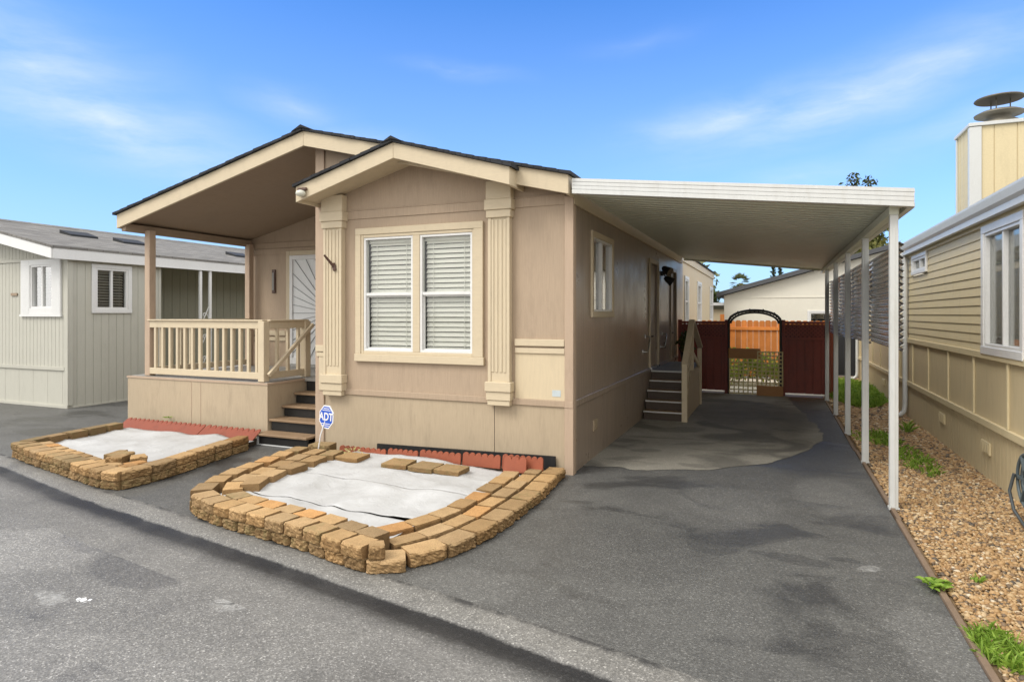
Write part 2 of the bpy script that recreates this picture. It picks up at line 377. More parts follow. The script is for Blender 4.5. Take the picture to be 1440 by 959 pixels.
# ------------------------------------------------------------------ generic builders
def wallgrid(mb, org, u, nrm, u0, u1, v0, top, holes=(), groove=0, gw=.012, gd=.008, ubr=(), reveal=.08, mi=0):
    """vertical wall sheet: org + u*U + z*V, real recessed grooves, openings with reveals"""
    org = Vector(org); u = Vector(u); nrm = Vector(nrm)
    tf = top if callable(top) else (lambda x: top)
    br = {u0, u1, *ubr}
    for h in holes: br |= {h[0], h[1]}
    gr = []
    if groove:
        k = u0 + groove
        while k < u1 - gw: gr.append((k, k+gw)); br |= {k, k+gw}; k += groove
    br = sorted(b for b in br if u0 <= b <= u1)
    def P(a, z, d=0): return org + u*a + Vector((0,0,z)) - nrm*d
    for a, b in zip(br, br[1:]):
        if b-a < 1e-6: continue
        m = (a+b)/2; d = gd if any(g[0] < m < g[1] for g in gr) else 0
        spans = [(v0, None)]
        for h in holes:
            if h[0] < m < h[1]:
                spans = [s for sp in spans for s in ([(sp[0], h[2]), (h[3], sp[1])] if (sp[0] <= h[2] and (sp[1] is None or sp[1] >= h[3])) else [sp])]
        for (lo, hi) in spans:
            za, zb = (tf(a), tf(b)) if hi is None else (hi, hi)
            mb.quad(P(a, lo, d), P(b, lo, d), P(b, zb, d), P(a, za, d), mi)
            if d: mb.quad(P(a, lo), P(a, lo, d), P(a, za, d), P(a, za), mi); mb.quad(P(b, lo, d), P(b, lo), P(b, zb), P(b, zb, d), mi)
    for h in holes:
        a, b, lo, hi = h
        mb.quad(P(a,lo), P(b,lo), P(b,lo,reveal), P(a,lo,reveal), mi); mb.quad(P(a,hi), P(a,hi,reveal), P(b,hi,reveal), P(b,hi), mi)
        mb.quad(P(a,lo), P(a,lo,reveal), P(a,hi,reveal), P(a,hi), mi); mb.quad(P(b,lo), P(b,hi), P(b,hi,reveal), P(b,lo,reveal), mi)

def ubox(mb, org, u, n, a, b, lo, hi, d0, d1, mi=0):
    """box on a wall: along u a..b, z lo..hi, from d0 to d1 out along the normal"""
    org = Vector(org); u = Vector(u); n = Vector(n); z = Vector((0,0,1))
    vs = [org + u*x + z*w + n*d for w in (lo, hi) for d in (d0, d1) for x in (a, b)]
    mb.add(vs, [(0,2,3,1),(4,5,7,6),(0,1,5,4),(2,6,7,3),(0,4,6,2),(1,3,7,5)], False, mi)

def window(parent, org, u, n, a, b, lo, hi, kind, trim=.10, trimmat=None, frame=.04, blinds=None, glassm=None, sill=True, label=None, bm=None):
    """window part (its vinyl frame) > trim, pane, blind, interior.  kind: 'hung' or 'slider'"""
    f = MB(); fd0, fd1 = -.05, .016
    def ring(m, a, b, lo, hi, w, d0, d1):
        ubox(m, org, u, n, a, b, lo, lo+w, d0, d1); ubox(m, org, u, n, a, b, hi-w, hi, d0, d1)
        ubox(m, org, u, n, a, a+w, lo+w, hi-w, d0, d1); ubox(m, org, u, n, b-w, b, lo+w, hi-w, d0, d1)
    ring(f, a, b, lo, hi, frame, fd0, fd1)
    mid = (lo+hi)/2; um = (a+b)/2
    if kind == 'hung':
        ubox(f, org, u, n, a+frame, b-frame, mid-.017, mid+.017, -.045, .008)
        ring(f, a+frame, b-frame, lo+frame, mid-.017, .014, -.045, -.012)
    else:
        ubox(f, org, u, n, um-.018, um+.018, lo+frame, hi-frame, -.045, .006)
    w = obj('window', f, M['white'], parent, bevel=.003)
    if label: w['label'] = label
    g = MB()
    if kind == 'hung':
        ubox(g, org, u, n, a+frame, b-frame, mid+.017, hi-frame, -.022, -.018)
        g2 = MB(); ubox(g2, org, u, n, a+frame+.014, b-frame-.014, lo+frame+.014, mid-.031, -.036, -.032)
    else:
        ubox(g, org, u, n, a+frame, um-.018, lo+frame, hi-frame, -.036, -.032)
        g2 = MB(); ubox(g2, org, u, n, um+.018, b-frame, lo+frame, hi-frame, -.026, -.022)
    obj('pane', g, glassm or M['glass'], w); obj('pane', g2, glassm or M['glass'], w)
    if trim:
        t = MB(); e = .028
        ubox(t, org, u, n, a-trim, b+trim, lo-trim, lo, .001, e+.004); ubox(t, org, u, n, a-trim, b+trim, hi, hi+trim, .001, e)
        ubox(t, org, u, n, a-trim, a, lo, hi, .001, e); ubox(t, org, u, n, b, b+trim, lo, hi, .001, e)
        obj('trim', t, trimmat or M['trim'], w, bevel=.004)
    if blinds == 'vertical':
        bl = MB(); q = a+frame+.01
        while q < b-frame-.03:
            ubox(bl, org, u, n, q, q+.062, lo+frame, hi-frame, -.054+random.uniform(-.004,.004), -.051+random.uniform(0,.003)); q += .066
        obj('blind', bl, bm or M['blind'], w)
    elif blinds:
        bl = MB(); z = lo+frame+.012; org_ = Vector(org); uu = Vector(u); nn = Vector(n)
        pitch, wid, ang = blinds
        while z < hi-frame-.02:
            c = org_ + nn*(-.075) + Vector((0,0,z)) + uu*((a+b)/2)
            up = Vector((0,0,1)); d = (up*math.cos(ang) - nn*math.sin(ang)).normalized()
            L = (b-a)/2-frame-.012; sag = random.uniform(-.002,.002)
            p = [c - uu*L - d*wid/2, c + uu*L - d*wid/2 + up*sag, c + uu*L + d*wid/2 + up*sag, c - uu*L + d*wid/2]
            bb = nn*.002
            bl.add([*p, *[q-bb for q in p]], [(0,1,2,3),(7,6,5,4),(0,4,5,1),(1,5,6,2),(2,6,7,3),(3,7,4,0)])
            z += pitch
        ubox(bl, org, u, n, a+frame, b-frame, hi-frame-.035, hi-frame, -.1, -.055)
        for q in (.2, .8): ubox(bl, org, u, n, a+(b-a)*q-.003, a+(b-a)*q+.003, lo+frame, hi-frame, -.06, -.057)
        obj('blind', bl, bm or M['blind'], w)
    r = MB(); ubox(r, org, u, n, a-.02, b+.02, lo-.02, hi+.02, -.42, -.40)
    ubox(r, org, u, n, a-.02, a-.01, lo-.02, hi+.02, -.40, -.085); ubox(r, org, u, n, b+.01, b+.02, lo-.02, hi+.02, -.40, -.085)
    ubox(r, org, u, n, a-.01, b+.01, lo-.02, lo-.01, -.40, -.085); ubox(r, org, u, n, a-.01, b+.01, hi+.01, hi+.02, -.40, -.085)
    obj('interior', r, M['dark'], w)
    return w

# ------------------------------------------------------------------ the setting: ground, road, kerb, drive
def interp(pts, x):
    if x <= pts[0][0]: 
        (a,b),(c,d) = pts[0],pts[1]
    elif x >= pts[-1][0]:
        (a,b),(c,d) = pts[-2],pts[-1]
    else:
        for (a,b),(c,d) in zip(pts, pts[1:]):
            if a <= x <= c: break
    return b + (d-b)*(x-a)/(c-a)
GUT = [(-14,5.33),(-10,4.49),(-7.06,3.90),(-5.82,3.62),(-4.47,3.38),(-3.51,3.22),(-2.6,3.07),(-1.57,2.88),(-.5,2.66),(1,2.35),(6,1.5)]
xs = [-60,-40,-25] + [-16+.15*i for i in range(150)] + [8,15,30,60]
def wob(x, s=0, k=.02): return noise.noise(Vector((x*2.3+s, s*3.1, .5)))*k + noise.noise(Vector((x*9+s, s, 2.)))*k*.4
rows = [ (.24,.002,1), (.20,.0,1), (.12,-.010,1), (.05,-.03,1), (.0,-.040,1), (-.06,-.041,1), (-.16,-.035,1), (-.45,-.028,0)]
def strip(i0, i1):
    mb = MB(); n = i1-i0+1; vs = []; fs = []
    for i, x in enumerate(xs):
        for j in range(i0, i1+1):
            o, z, k = rows[j]; vs.append((x, interp(GUT, x)+o+wob(x, j)*k, z))
    for i in range(len(xs)-1):
        for j in range(n-1): fs.append((i*n+j, i*n+j+1, (i+1)*n+j+1, (i+1)*n+j))
    mb.add(vs, [f[::-1] for f in fs], True); return mb
kb = struct('kerb', strip(0, 7), M['gutter'])
at = kb.data.attributes.new('across', 'FLOAT', 'POINT'); at.data.foreach_set('value', [(rows[j][0]+.45)/.69 for x in xs for j in range(8)])
rd = MB(); vs = []; fs = []
ys_off = [0,-.3,-1,-2.5,-6,-14,-60]
for x in xs:
    g = interp(GUT, x)
    vs.append((x, g-.45, -.028)); vs.append((x, g-.6, -.027))
    for o in (-1,-2.5,-6,-14): vs.append((x, g+o, -.025))
    vs.append((x, -60, -.025))
for i in range(len(xs)-1):
    for j in range(6): fs.append((i*7+j, (i+1)*7+j, (i+1)*7+j+1, i*7+j+1)[::-1])
rd.add(vs, [f[::-1] for f in fs], True)
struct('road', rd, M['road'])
g = MB(); g.quad((-300,-300,-.14),(300,-300,-.14),(300,300,-.14),(-300,300,-.14)); struct('ground', g, M['ground'])
dv = MB(); vs = []; fs = []
EDGE = .87
xd = [x for x in xs if -40 <= x <= .8] + [EDGE]
for x in xd:
    yb = interp(GUT, x)+.24+wob(x,0)
    for t_ in [0,.02,.06,.12,.2,.3,.45,.7,1]: vs.append((x, yb+(30-yb)*t_, .0 if t_ else .001))
for i in range(len(xd)-1):
    for j in range(8): fs.append((i*9+j, (i+1)*9+j, (i+1)*9+j+1, i*9+j+1))
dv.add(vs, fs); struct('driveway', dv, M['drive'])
# worn concrete slab under the carport, its ragged edge showing where the asphalt stops
cp = [(-1.86,6.38),(-1.6,6.44),(-1.25,6.42),(-.9,6.62),(-.6,6.72),(-.37,6.98),(-.1,7.2),(.15,7.62),(.42,8.25),(.58,8.85),(.6,9.5),(.52,10.4),(.4,11.4),(.3,12.4),(.25,13.36),(-1.86,13.36)]
fine = []
for (a, b) in zip(cp, cp[1:]):
    n = 6 if a[1] < 12.9 else 1
    for k in range(n):
        t_ = k/n; x = a[0]+(b[0]-a[0])*t_; y = a[1]+(b[1]-a[1])*t_
        w = noise.noise(Vector((x*5, y*5, 1)))*.07 + noise.noise(Vector((x*14, y*14, 1)))*.03
        fine.append((x+(w if a[0] > -1.8 else 0), y+w))
fine.append(cp[-1])
c = MB(); c.add([(x, y, .004) for x, y in fine], [tuple(range(len(fine)))]); struct('concrete_slab', c, M['conc'])
# gravel strip
gb = MB(); gb.box(.9, 1.93, .5, 18.5, -.1, -.012); struct('gravel_bed', gb, M['gravelbed'])
st = MB(); tone = []
def ico():
    b = bmesh.new(); bmesh.ops.create_icosphere(b, subdivisions=1, radius=1); 
    v = [x.co.copy() for x in b.verts]; f = [tuple(q.index for q in p.verts) for p in b.faces]; b.free(); return v, f
IV, IF = ico()
temps = []
for k in range(10):
    temps.append([p*(1+random.uniform(-.28,.28)) for p in IV])
y = 2.4
sv = []; sf = []
while y < 17.5:
    r0 = .0135 if y < 8 else (.018 if y < 11 else .028)
    y += r0*1.05
    x = .915+random.uniform(0,.02)
    while x < 1.90:
        x += r0*random.uniform(1.0,2.0)
        r = r0*random.choice((.7,.85,1,1,1.15,1.7 if random.random() < .5 else 1))
        tv = random.choice(temps); a = random.uniform(0,6.3); ca, sa = math.cos(a), math.sin(a); sx, sy, sz = r*random.uniform(.8,1.4), r*random.uniform(.7,1.1), r*random.uniform(.5,.85)
        o = len(sv); px, py, pz = x, y+random.uniform(-r0,r0)*.7, -.006+random.uniform(0,.012)+.02*max(0,(x-1.5))
        for p in tv:
            X, Y, Z = p.x*sx, p.y*sy, p.z*sz
            sv.append((px+X*ca-Y*sa, py+X*sa+Y*ca, pz+Z))
        sf += [(o+i, o+j, o+k) for i, j, k in IF]
        q = min(1, max(0, random.gauss(.52,.22))) if random.random() > .15 else random.uniform(0,.17)
        tone += [q]*len(IV)
me = bpy.data.meshes.new('gravel'); me.from_pydata(sv, [], sf); me.materials.append(M['stones'])
at = me.attributes.new('tone', 'FLOAT', 'POINT'); at.data.foreach_set('value', tone)
me.polygons.foreach_set('use_smooth', [True]*len(sf))
go = bpy.data.objects.new('gravel', me); COL.objects.link(go); tag(go, kind='stuff')
go['label'] = 'tan river gravel covering the strip between the carport posts and the straw house'; go['category'] = 'gravel'
# timber edging along the drive: four boards end to end
for i, (ya, yb) in enumerate([(2.2,5.62),(5.64,8.3),(8.32,11.0),(11.02,13.6)]):
    e = MB(); dx = [0.0,.012,-.01,.004][i]; 
    e.prism([(.872+dx,ya),(.905+dx,ya),(.905+dx*.2,yb),(.872+dx*.2,yb)], 'z', -.08, .022-.004*i)
    tag(obj('edging_board', e, M['wood'], loc=(.89,ya,0), bevel=.004),
        ['weathered timber edging board along the drive, running past the bottom of the photo', 'timber edging board at the feet of the two nearest carport posts', 'timber edging board beside the middle carport posts', 'far timber edging board ending at the dark red fence'][i], 'edging board', 'timber boards edging the drive')

# ------------------------------------------------------------------ the mobile home
H = thing('mobile_home', (-5, 6, 0), 'tan mobile home with cream trim, covered front porch and dark shingle roof', 'mobile home')
YF, XR, XL = 6.0, -1.86, -5.04          # front wall plane, right wall plane, left side of the front room
PK, SL, YE, XE0, XE1 = (-5.05, 3.745), .243, 5.78, -8.25, -1.83
def zt(x): return PK[1] - SL*abs(x-PK[0])
FW = ((XL, YF, 0), (1,0,0), (0,-1,0))    # front wall frame: u = X - XL
wx0, wx1, wz0, wz1 = -4.35, -2.96, 1.18, 2.475
h0 = (-4.35-XL, -3.695-XL, wz0, wz1); h1 = (-3.605-XL, -2.96-XL, wz0, wz1)
m = MB()
wallgrid(m, *FW, 0, XR-XL, .70, lambda u: zt(u+XL)-.10, [h0, h1], ubr=[.5,1.34])
obj('wall', m, M['wall'], H)
m = MB()                                   # side wall of the front room towards the porch
wallgrid(m, (XL, 8.1, 0), (0,-1,0), (-1,0,0), 0, 2.1, .0, zt(XL)-.10); obj('wall', m, M['wall'], H)
m = MB()                                   # recessed wall behind the porch
DX0, DX1, DZ0, DZ1 = -7.33, -6.42, .79, 2.56
wallgrid(m, (-8.2, 8.1, 0), (1,0,0), (0,-1,0), 0, XL+8.2, .0, lambda u: zt(u-8.2)-.10, [(DX0+8.2, DX1+8.2, DZ0, DZ1)]); obj('wall', m, M['wall'], H)
m = MB()
SWF = ((XR, YF, 0), (0,1,0), (1,0,0))
sh = (6.74-YF, 7.62-YF, 1.63, 2.46)
D1 = (10.22-YF, 10.95-YF, .74, 2.44); D2 = (12.45-YF, 13.10-YF, .74, 2.44)
wallgrid(m, *SWF, 0, 8.25, .70, 2.86, [sh, D1, D2]); obj('wall', m, M['sidewall'], H)
m = MB()
ext = [(14.55,15.15),(17.1,17.95),(20.6,21.45)]
wallgrid(m, *SWF, 8.25, 15.85, .70, 2.86, [(a-YF, b-YF, 1.4, 2.4) for a, b in ext]); obj('wall', m, M['cream'], H)  # same wall past the carport; a lighter colour stands for its missing shade
m = MB(); m.box(-8.2, XR, 21.85, 21.9, 0, 2.9); m.box(-8.22,-8.2,8.1,21.85,0,2.9)
m.prism([(-8.2,2.9),(XR,2.9),(PK[0],zt(PK[0])-.1)], 'y', 21.85, 21.9); obj('wall', m, M['cream'], H)
# skirting below the belt
m = MB(); wallgrid(m, *FW, 0, XR-XL, -.02, .70, groove=0, ubr=[]); 
m2 = MB(); wallgrid(m2, (XL, YF-.004, 0), (1,0,0), (0,-1,0), 0, 2.33, -.02, .668); wallgrid(m2, (XL, YF-.004, 0), (1,0,0), (0,-1,0), 2.336, XR-XL, -.02, .668)
obj('skirting', m2, M['skirt'], H)
m = MB(); wallgrid(m, (XR+.004, YF, 0), (0,1,0), (1,0,0), 0, 15.85, -.02, .668, groove=1.2, gw=.006); obj('skirting', m, M['sidewall'], H)
# belt trim
m = MB(); ubox(m, *FW, .13, XR-XL-.07, .667, .732, .001, .022); obj('trim_band', m, M['wall'], H, bevel=.004)
m = MB(); ubox(m, *SWF, .0, 15.85, .667, .732, .001, .022); obj('trim_band', m, M['sidewall'], H, bevel=.004)
m = MB(); ubox(m, *FW, .14, XR-XL-.07, 2.70, 2.795, .001, .012); ubox(m, *FW, .14, XR-XL-.07, 2.795, 2.806, .001, .018); obj('trim_band', m, M['wall'], H, bevel=.002)
# corner boards
for (a, b) in ((0, .125), (XR-XL-.07, XR-XL+.022)):
    m = MB(); ubox(m, *FW, a, b, -.01, .664, .001, .026); ubox(m, *FW, a, b, .735 if a else .664, (zt(XL)-.14 if a == 0 else 2.78), .001, .024); 
    if a: ubox(m, *FW, a, b, .664, .735, .001, .03)
    obj('corner_board', m, M['corner'], H, bevel=.003)
m = MB(); ubox(m, *SWF, 0, .07, -.01, 2.7, .001, .024); obj('corner_board', m, M['corner'], H, bevel=.003)
# cream wainscot right of the right-hand pilaster
m = MB(); ubox(m, *FW, 2.57, XR-XL-.07, .733, 1.20, .001, .006); obj('wainscot_panel', m, M['cream'], H)
m = MB(); ubox(m, *FW, 2.57, XR-XL-.072, 1.275, 1.345, .001, .03); ubox(m, *FW, 2.57, XR-XL-.072, 1.20, 1.255, .001, .022); obj('trim_band', m, M['trimx'], H, bevel=.004)
m = MB(); ubox(m, *FW, .02, .15, 1.16, 1.235, .025, .05); ubox(m, *FW, .03, .15, 1.10, 1.15, .025, .042);ubox(m, *FW, .06, .15, .70, 1.10, .025, .036); obj('trim_band', m, M['trimx'], H, bevel=.004)
st_ = MB(); ubox(st_, *FW, -2.065-XL, -1.975-XL, .77, .835, .007, .009); so = obj('sticker', st_, M['sticker'], H); so['label'] = 'small faded pale blue sticker on the cream panel'
# pilasters
for (a, b) in ((-4.905,-4.585),(-2.775,-2.475)):
    a -= XL; b -= XL; c0 = (a+b)/2; w = (b-a)/2
    m = MB(); ubox(m, *FW, c0-w*.80, c0+w*.80, .84, 2.62, .001, .075)
    for k in (-.46,-.16,.16,.46): ubox(m, *FW, c0+w*k-.014, c0+w*k+.014, 1.0, 2.58, .0755, .083)
    for k in (-.70,.70): ubox(m, *FW, c0+w*k-.018, c0+w*k+.018, .9, 2.62, .0755, .085)
    p = obj('pilaster', m, M['trim'], H, bevel=.003)
    m = MB(); ubox(m, *FW, c0-w*.92, c0+w*.92, 2.60, 2.68, .001, .10); ubox(m, *FW, c0-w*1.02, c0+w*1.02, 2.68, 2.79, .001, .115); ubox(m, *FW, c0-w*.94, c0+w*.94, 2.79, 2.98, .001, .10)
    obj('capital', m, M['trimx'], p, bevel=.005)
    m = MB(); ubox(m, *FW, c0-w*.98, c0+w*.98, .80, .90, .001, .115); ubox(m, *FW, c0-w*.92, c0+w*.92, .71, .80, .001, .10); ubox(m, *FW, c0-w*.84, c0+w*.84, .655, .71, .023, .09)
    obj('base', m, M['trimx'], p, bevel=.005)
# front window pair inside one cream surround
t = MB(); A, B, LO, HI = -4.46-XL, -2.83-XL, 1.06, 2.585
ubox(t, *FW, A, B, HI-.075, HI, .001, .034); ubox(t, *FW, A-.01, B+.012, LO, LO+.085, .001, .04)
ubox(t, *FW, A, A+.075, LO+.085, HI-.075, .001, .034); ubox(t, *FW, B-.11, B, LO+.085, HI-.075, .001, .034)
ubox(t, *FW, A+.075, h0[0], LO+.085, HI-.075, .001, .024); ubox(t, *FW, h1[1], B-.11, LO+.085, HI-.075, .001, .024)
ubox(t, *FW, h0[0], h1[1], wz1, HI-.075, .001, .024); ubox(t, *FW, h0[0], h1[1], LO+.085, wz0, .001, .024); ubox(t, *FW, h0[1], h1[0], wz0, wz1, .001, .024)
obj('window_surround', t, M['trimx'], H, bevel=.004)
for hh in (h0, h1): window(H, *FW, hh[0], hh[1], hh[2], hh[3], 'hung', 0, blinds=(.054,.053,R(25)), frame=.026)
# side window, doors
window(H, *SWF, *sh, 'slider', .065, M['trim'], glassm=M['glassd'], frame=.024)
for k, D in enumerate((D1, D2)):
    a, b, lo, hi = D
    m = MB(); ubox(m, *SWF, a+.01, b-.01, lo, hi-.01, -.05, -.03)
    for (q0, q1) in ((.12,.42),(.5,.9)):
        ubox(m, *SWF, a+.1, b-.1, lo+(hi-lo)*q0, lo+(hi-lo)*q1, -.03, -.022)
    d = obj('door', m, M['sdoor'], H, bevel=.003)
    m = MB(); ubox(m, *SWF, a-.07, a, lo, hi+.07, .001, .03); ubox(m, *SWF, b, b+.07, lo, hi+.07, .001, .03); ubox(m, *SWF, a, b, hi, hi+.07, .001, .03)
    obj('door_frame', m, M['trim'] if k == 0 else M['sdoor'], d, bevel=.003)
    m = MB(); pos = Vector((XR-.03, YF+a+.08, lo+.45)); ubox(m, *SWF, a+.05, a+.11, lo+.38, lo+.62, -.03, -.012); m.tube([pos+Vector((.02,.0,.05)), pos+Vector((.06,0,.05)), pos+Vector((.06,.1,.05))], .012, 8)
    obj('handle', m, M['black'], d)
    if k == 0:
        m = MB(); ubox(m, *SWF, a-.02, b+.02, lo-.035, lo-.001, .001, .05); obj('threshold', m, M['steel'], d)
for a, b in ext:
    window(H, *SWF, a-YF, b-YF, 1.4, 2.4, 'hung', .07, M['white'], frame=.04, glassm=M['glassd'], blinds=(.06,.055,R(20)))
# roof
def slab(x0, x1, d0, d1, y0, y1, f):       # slab that follows the roof line between depths d0,d1 under it
    return [(x0, f(x0)-d0), (x1, f(x1)-d0), (x1, f(x1)-d1), (x0, f(x0)-d1)], y0, y1
m = MB()
for k in range(36):                         # shingle courses stepped so the edge reads as lapped tabs
    pass
for (x0, x1) in ((XE0-.035, PK[0]), (PK[0], XE1+.035)):
    n = 22
    for i in range(n):
        a = x0+(x1-x0)*i/n; b = x0+(x1-x0)*(i+1)/n
        up = (zt(b) > zt(a))
        lift0, lift1 = (.009,.003) if up else (.003,.009)
        yy = YE-.028-random.uniform(0,.012)
        m.prism([(a, zt(a)+.012+lift0), (b, zt(b)+.012+lift1), (b, zt(b)-.012), (a, zt(a)-.012)], 'y', yy, 21.95)
m.prism([(PK[0]-.13, zt(PK[0]-.13)+.018), (PK[0], PK[1]+.05), (PK[0]+.13, zt(PK[0]+.13)+.018), (PK[0], PK[1]+.016)], 'y', YE-.05, 21.96)
rf = obj('roof', m, M['shd'], H)
m = MB()                                    # gable rake board
m.prism([(XE0, zt(XE0)-.014), (PK[0]-.001, PK[1]-.014), (PK[0]-.001, PK[1]-.185), (XE0, zt(XE0)-.20)], 'y', YE, YE+.035)
m.prism([(PK[0]+.001, PK[1]-.014), (XE1, zt(XE1)-.014), (XE1, zt(XE1)-.20), (PK[0]+.001, PK[1]-.185)], 'y', YE, YE+.035)
obj('rake_board', m, M['trimx'], H, bevel=.003)
m = MB(); m.box(XE0, XE0+.03, YE+.036, 21.9, zt(XE0)-.20, zt(XE0)-.014); obj('eave_board', m, M['trim'], H, bevel=.003)
m = MB(); m.box(XE1-.03, XE1, YE+.036, 21.9, zt(XE1)-.20, zt(XE1)-.014); obj('eave_board', m, M['trim'], H, bevel=.003)
m = MB()
p, a, b = slab(XE0+.031, PK[0], .10, .125, YE+.036, 8.09, zt); m.prism(p, 'y', a, b)
p, a, b = slab(PK[0], XL-.003, .10, .125, YE+.036, 8.09, zt); m.prism(p, 'y', a, b)
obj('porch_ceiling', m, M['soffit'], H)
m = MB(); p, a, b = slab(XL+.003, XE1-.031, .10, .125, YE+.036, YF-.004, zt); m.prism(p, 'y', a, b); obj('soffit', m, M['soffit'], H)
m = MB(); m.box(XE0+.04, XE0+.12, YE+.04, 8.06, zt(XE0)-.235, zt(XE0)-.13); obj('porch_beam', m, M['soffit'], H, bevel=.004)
m = MB(); m.box(-8.19, XL-.01, 8.075, 8.097, 2.70, 2.79); m.box(-8.19, XL-.01, 8.085, 8.097, 2.60,2.69); obj('trim_band', m, M['wall'], H, bevel=.003)
m = MB(); m.box(-8.15, DX0-.1, 8.07, 8.097, 1.25, 1.33); m.box(-8.15, DX0-.1, 8.08, 8.097, 1.16, 1.22); obj('trim_band', m, M['trimx'], H, bevel=.003)
# small gable over the front room
BP, BS, BY = (-3.70, 3.425), .283, 5.60
def zb(x): return BP[1]-BS*abs(x-BP[0])
b0, b1 = -5.0, -2.37
m = MB()
for (x0, x1) in ((b0-.03, BP[0]), (BP[0], b1+.03)):
    n = 10
    for i in range(n):
        a = x0+(x1-x0)*i/n; b = x0+(x1-x0)*(i+1)/n; up = zb(b) > zb(a); l0, l1 = (.009,.003) if up else (.003,.009)
        m.prism([(a, zb(a)+.012+l0), (b, zb(b)+.012+l1), (b, zb(b)-.012), (a, zb(a)-.012)], 'y', BY-.028-random.uniform(0,.012), YF-.002 if x1 <= BP[0] else 6.6)
m.prism([(BP[0]-.12, zb(BP[0]-.12)+.018), (BP[0], BP[1]+.046), (BP[0]+.12, zb(BP[0]+.12)+.018), (BP[0], BP[1]+.014)], 'y', BY-.05, YF-.002)
obj('roof', m, M['shd'], H)
m = MB()
m.prism([(b0, zb(b0)-.014), (BP[0]-.001, BP[1]-.014), (BP[0]-.001, BP[1]-.18), (b0, zb(b0)-.19)], 'y', BY, BY+.035)
m.prism([(BP[0]+.001, BP[1]-.014), (b1, zb(b1)-.014), (b1, zb(b1)-.19), (BP[0]+.001, BP[1]-.18)], 'y', BY, BY+.035)
obj('rake_board', m, M['trimx'], H, bevel=.003)
m = MB(); m.box(b0, b0+.03, BY+.036, YF-.003, zb(b0)-.19, zb(b0)-.014); obj('eave_board', m, M['trim'], H, bevel=.003)
m = MB(); m.box(b1-.03, b1, BY+.036, YF-.003, zb(b1)-.19, zb(b1)-.014); obj('eave_board', m, M['trim'], H, bevel=.003)
m = MB()
p, a, b = slab(b0+.031, BP[0], .14, .16, BY+.036, YF-.003, zb); m.prism(p, 'y', a, b)
p, a, b = slab(BP[0], b1-.031, .14, .16, BY+.036, YF-.003, zb); m.prism(p, 'y', a, b)
obj('soffit', m, M['trimx'], H)
# porch
m = MB(); m.box(-8.40, -5.85, 6.05, 6.08, -.02, .71); m.box(-8.40, -8.37, 6.081, 8.09, -.02, .71); m.box(-5.88, -5.85, 6.081, 6.9, -.02, .71)
sk = obj('porch_skirting', m, M['skirt'], H)
m = MB(); m.box(-7.165, -7.16, 6.046, 6.0495, 0, .70); m.box(-6.995, -6.992, 6.046, 6.0495, 0, .70); m.box(-8.41,-5.84,6.04,6.0795,.712,.735); m.box(-5.879,-5.84,6.08,6.9,.712,.735)
obj('joint_strip', m, M['corner'], sk)
m = MB(); m.box(-8.36, -5.89, 6.085, 8.07, .70, .742); m.box(-5.885, XL-.003, 6.72, 8.07, .70, .742)
obj('porch_deck', m, M['deck'], H)
m = MB(); m.box(-8.13,-8.03, 6.10, 6.20, .745, zt(-8.08)-.235); obj('porch_post', m, M['corner'], H, bevel=.005)
m = MB(); m.box(-8.16,-8.06, 7.93, 8.03, .745, zt(-8.1)-.235); obj('porch_post', m, M['corner'], H, bevel=.005)
def railing(label, a, b, posts=(True, True), nb=14, topw=.09):
    a = Vector(a); b = Vector(b); d = (b-a).normalized(); nrm = Vector((d.y,-d.x,0)); z = Vector((0,0,1))
    m = MB(); m.bar(a+z*1.465, b+z*1.465, .045, .10); m.bar(a+z*1.52-d*.02, b+z*1.52+d*.02, .09, .02)
    r = obj('railing', m, M['trimx'], H, bevel=.004); r['label'] = label
    m = MB(); m.bar(a+z*.815, b+z*.815, .045, .085); obj('bottom_rail', m, M['trimx'], r, bevel=.004)
    L = (b-a).length
    for i in range(nb):
        p = a + d*(L*(i+.75)/(nb+.5)); m = MB(); m.bar(p+z*.855, p+z*1.415, .04, .04, up=nrm); obj('baluster', m, M['trim'], r, bevel=.003)
    for k, q in enumerate((a, b)):
        if posts[k]:
            m = MB(); m.box(q.x-.05, q.x+.05, q.y-.05, q.y+.05, .745, 1.51); obj('newel', m, M['trim'], r, bevel=.004)
    return r
railing('long front railing of the porch', (-8.03,6.12,0), (-5.98,6.12,0), (False, True), 14)
railing('short side railing beside the front steps', (-5.955,6.18,0), (-5.955,6.86,0), (False, True), 3)
railing('left side railing of the porch', (-8.09,6.21,0), (-8.09,7.92,0), (False, False), 10)
m = MB(); m.bar((-5.875,6.10,.83), (-5.875,6.92,1.46), .04, .05); obj('handrail', m, M['trimx'], H, bevel=.004)
# front security door
m = MB(); a, b = DX0, DX1
m.box(a, a+.06, 8.06, 8.10, DZ0, DZ1); m.box(b-.06, b, 8.06, 8.10, DZ0, DZ1); m.box(a+.06, b-.06, 8.06, 8.10, DZ1-.07, DZ1); m.box(a+.06, b-.06, 8.06, 8.10, DZ0, DZ0+.10)
d = obj('security_door', m, M['white'], H, bevel=.003); d['label'] = 'white security door with a sunburst of thin bars'
m = MB(); m.box(a+.06, b-.06, 8.085, 8.095, DZ0+.1, DZ1-.07); obj('mesh_screen', m, M['doorw'], d)
m = MB(); cx, cz = b-.08, 1.62
import itertools
for k in range(19):
    an = R(90 + k*10 - .0); dx, dz = math.cos(an), math.sin(an)
    ts = [1e9]
    if dx < -1e-6: ts.append((a+.06-cx)/dx)
    if dz > 1e-6: ts.append((DZ1-.07-cz)/dz)
    if dz < -1e-6: ts.append((DZ0+.1-cz)/dz)
    T = min(ts); m.bar((cx+dx*.10, 8.078, cz+dz*.10), (cx+dx*T, 8.078, cz+dz*T), .007, .012, up=(0,1,0))
obj('sunburst_bars', m, paint('grey_bar', (.30,.31,.31), .5), d)
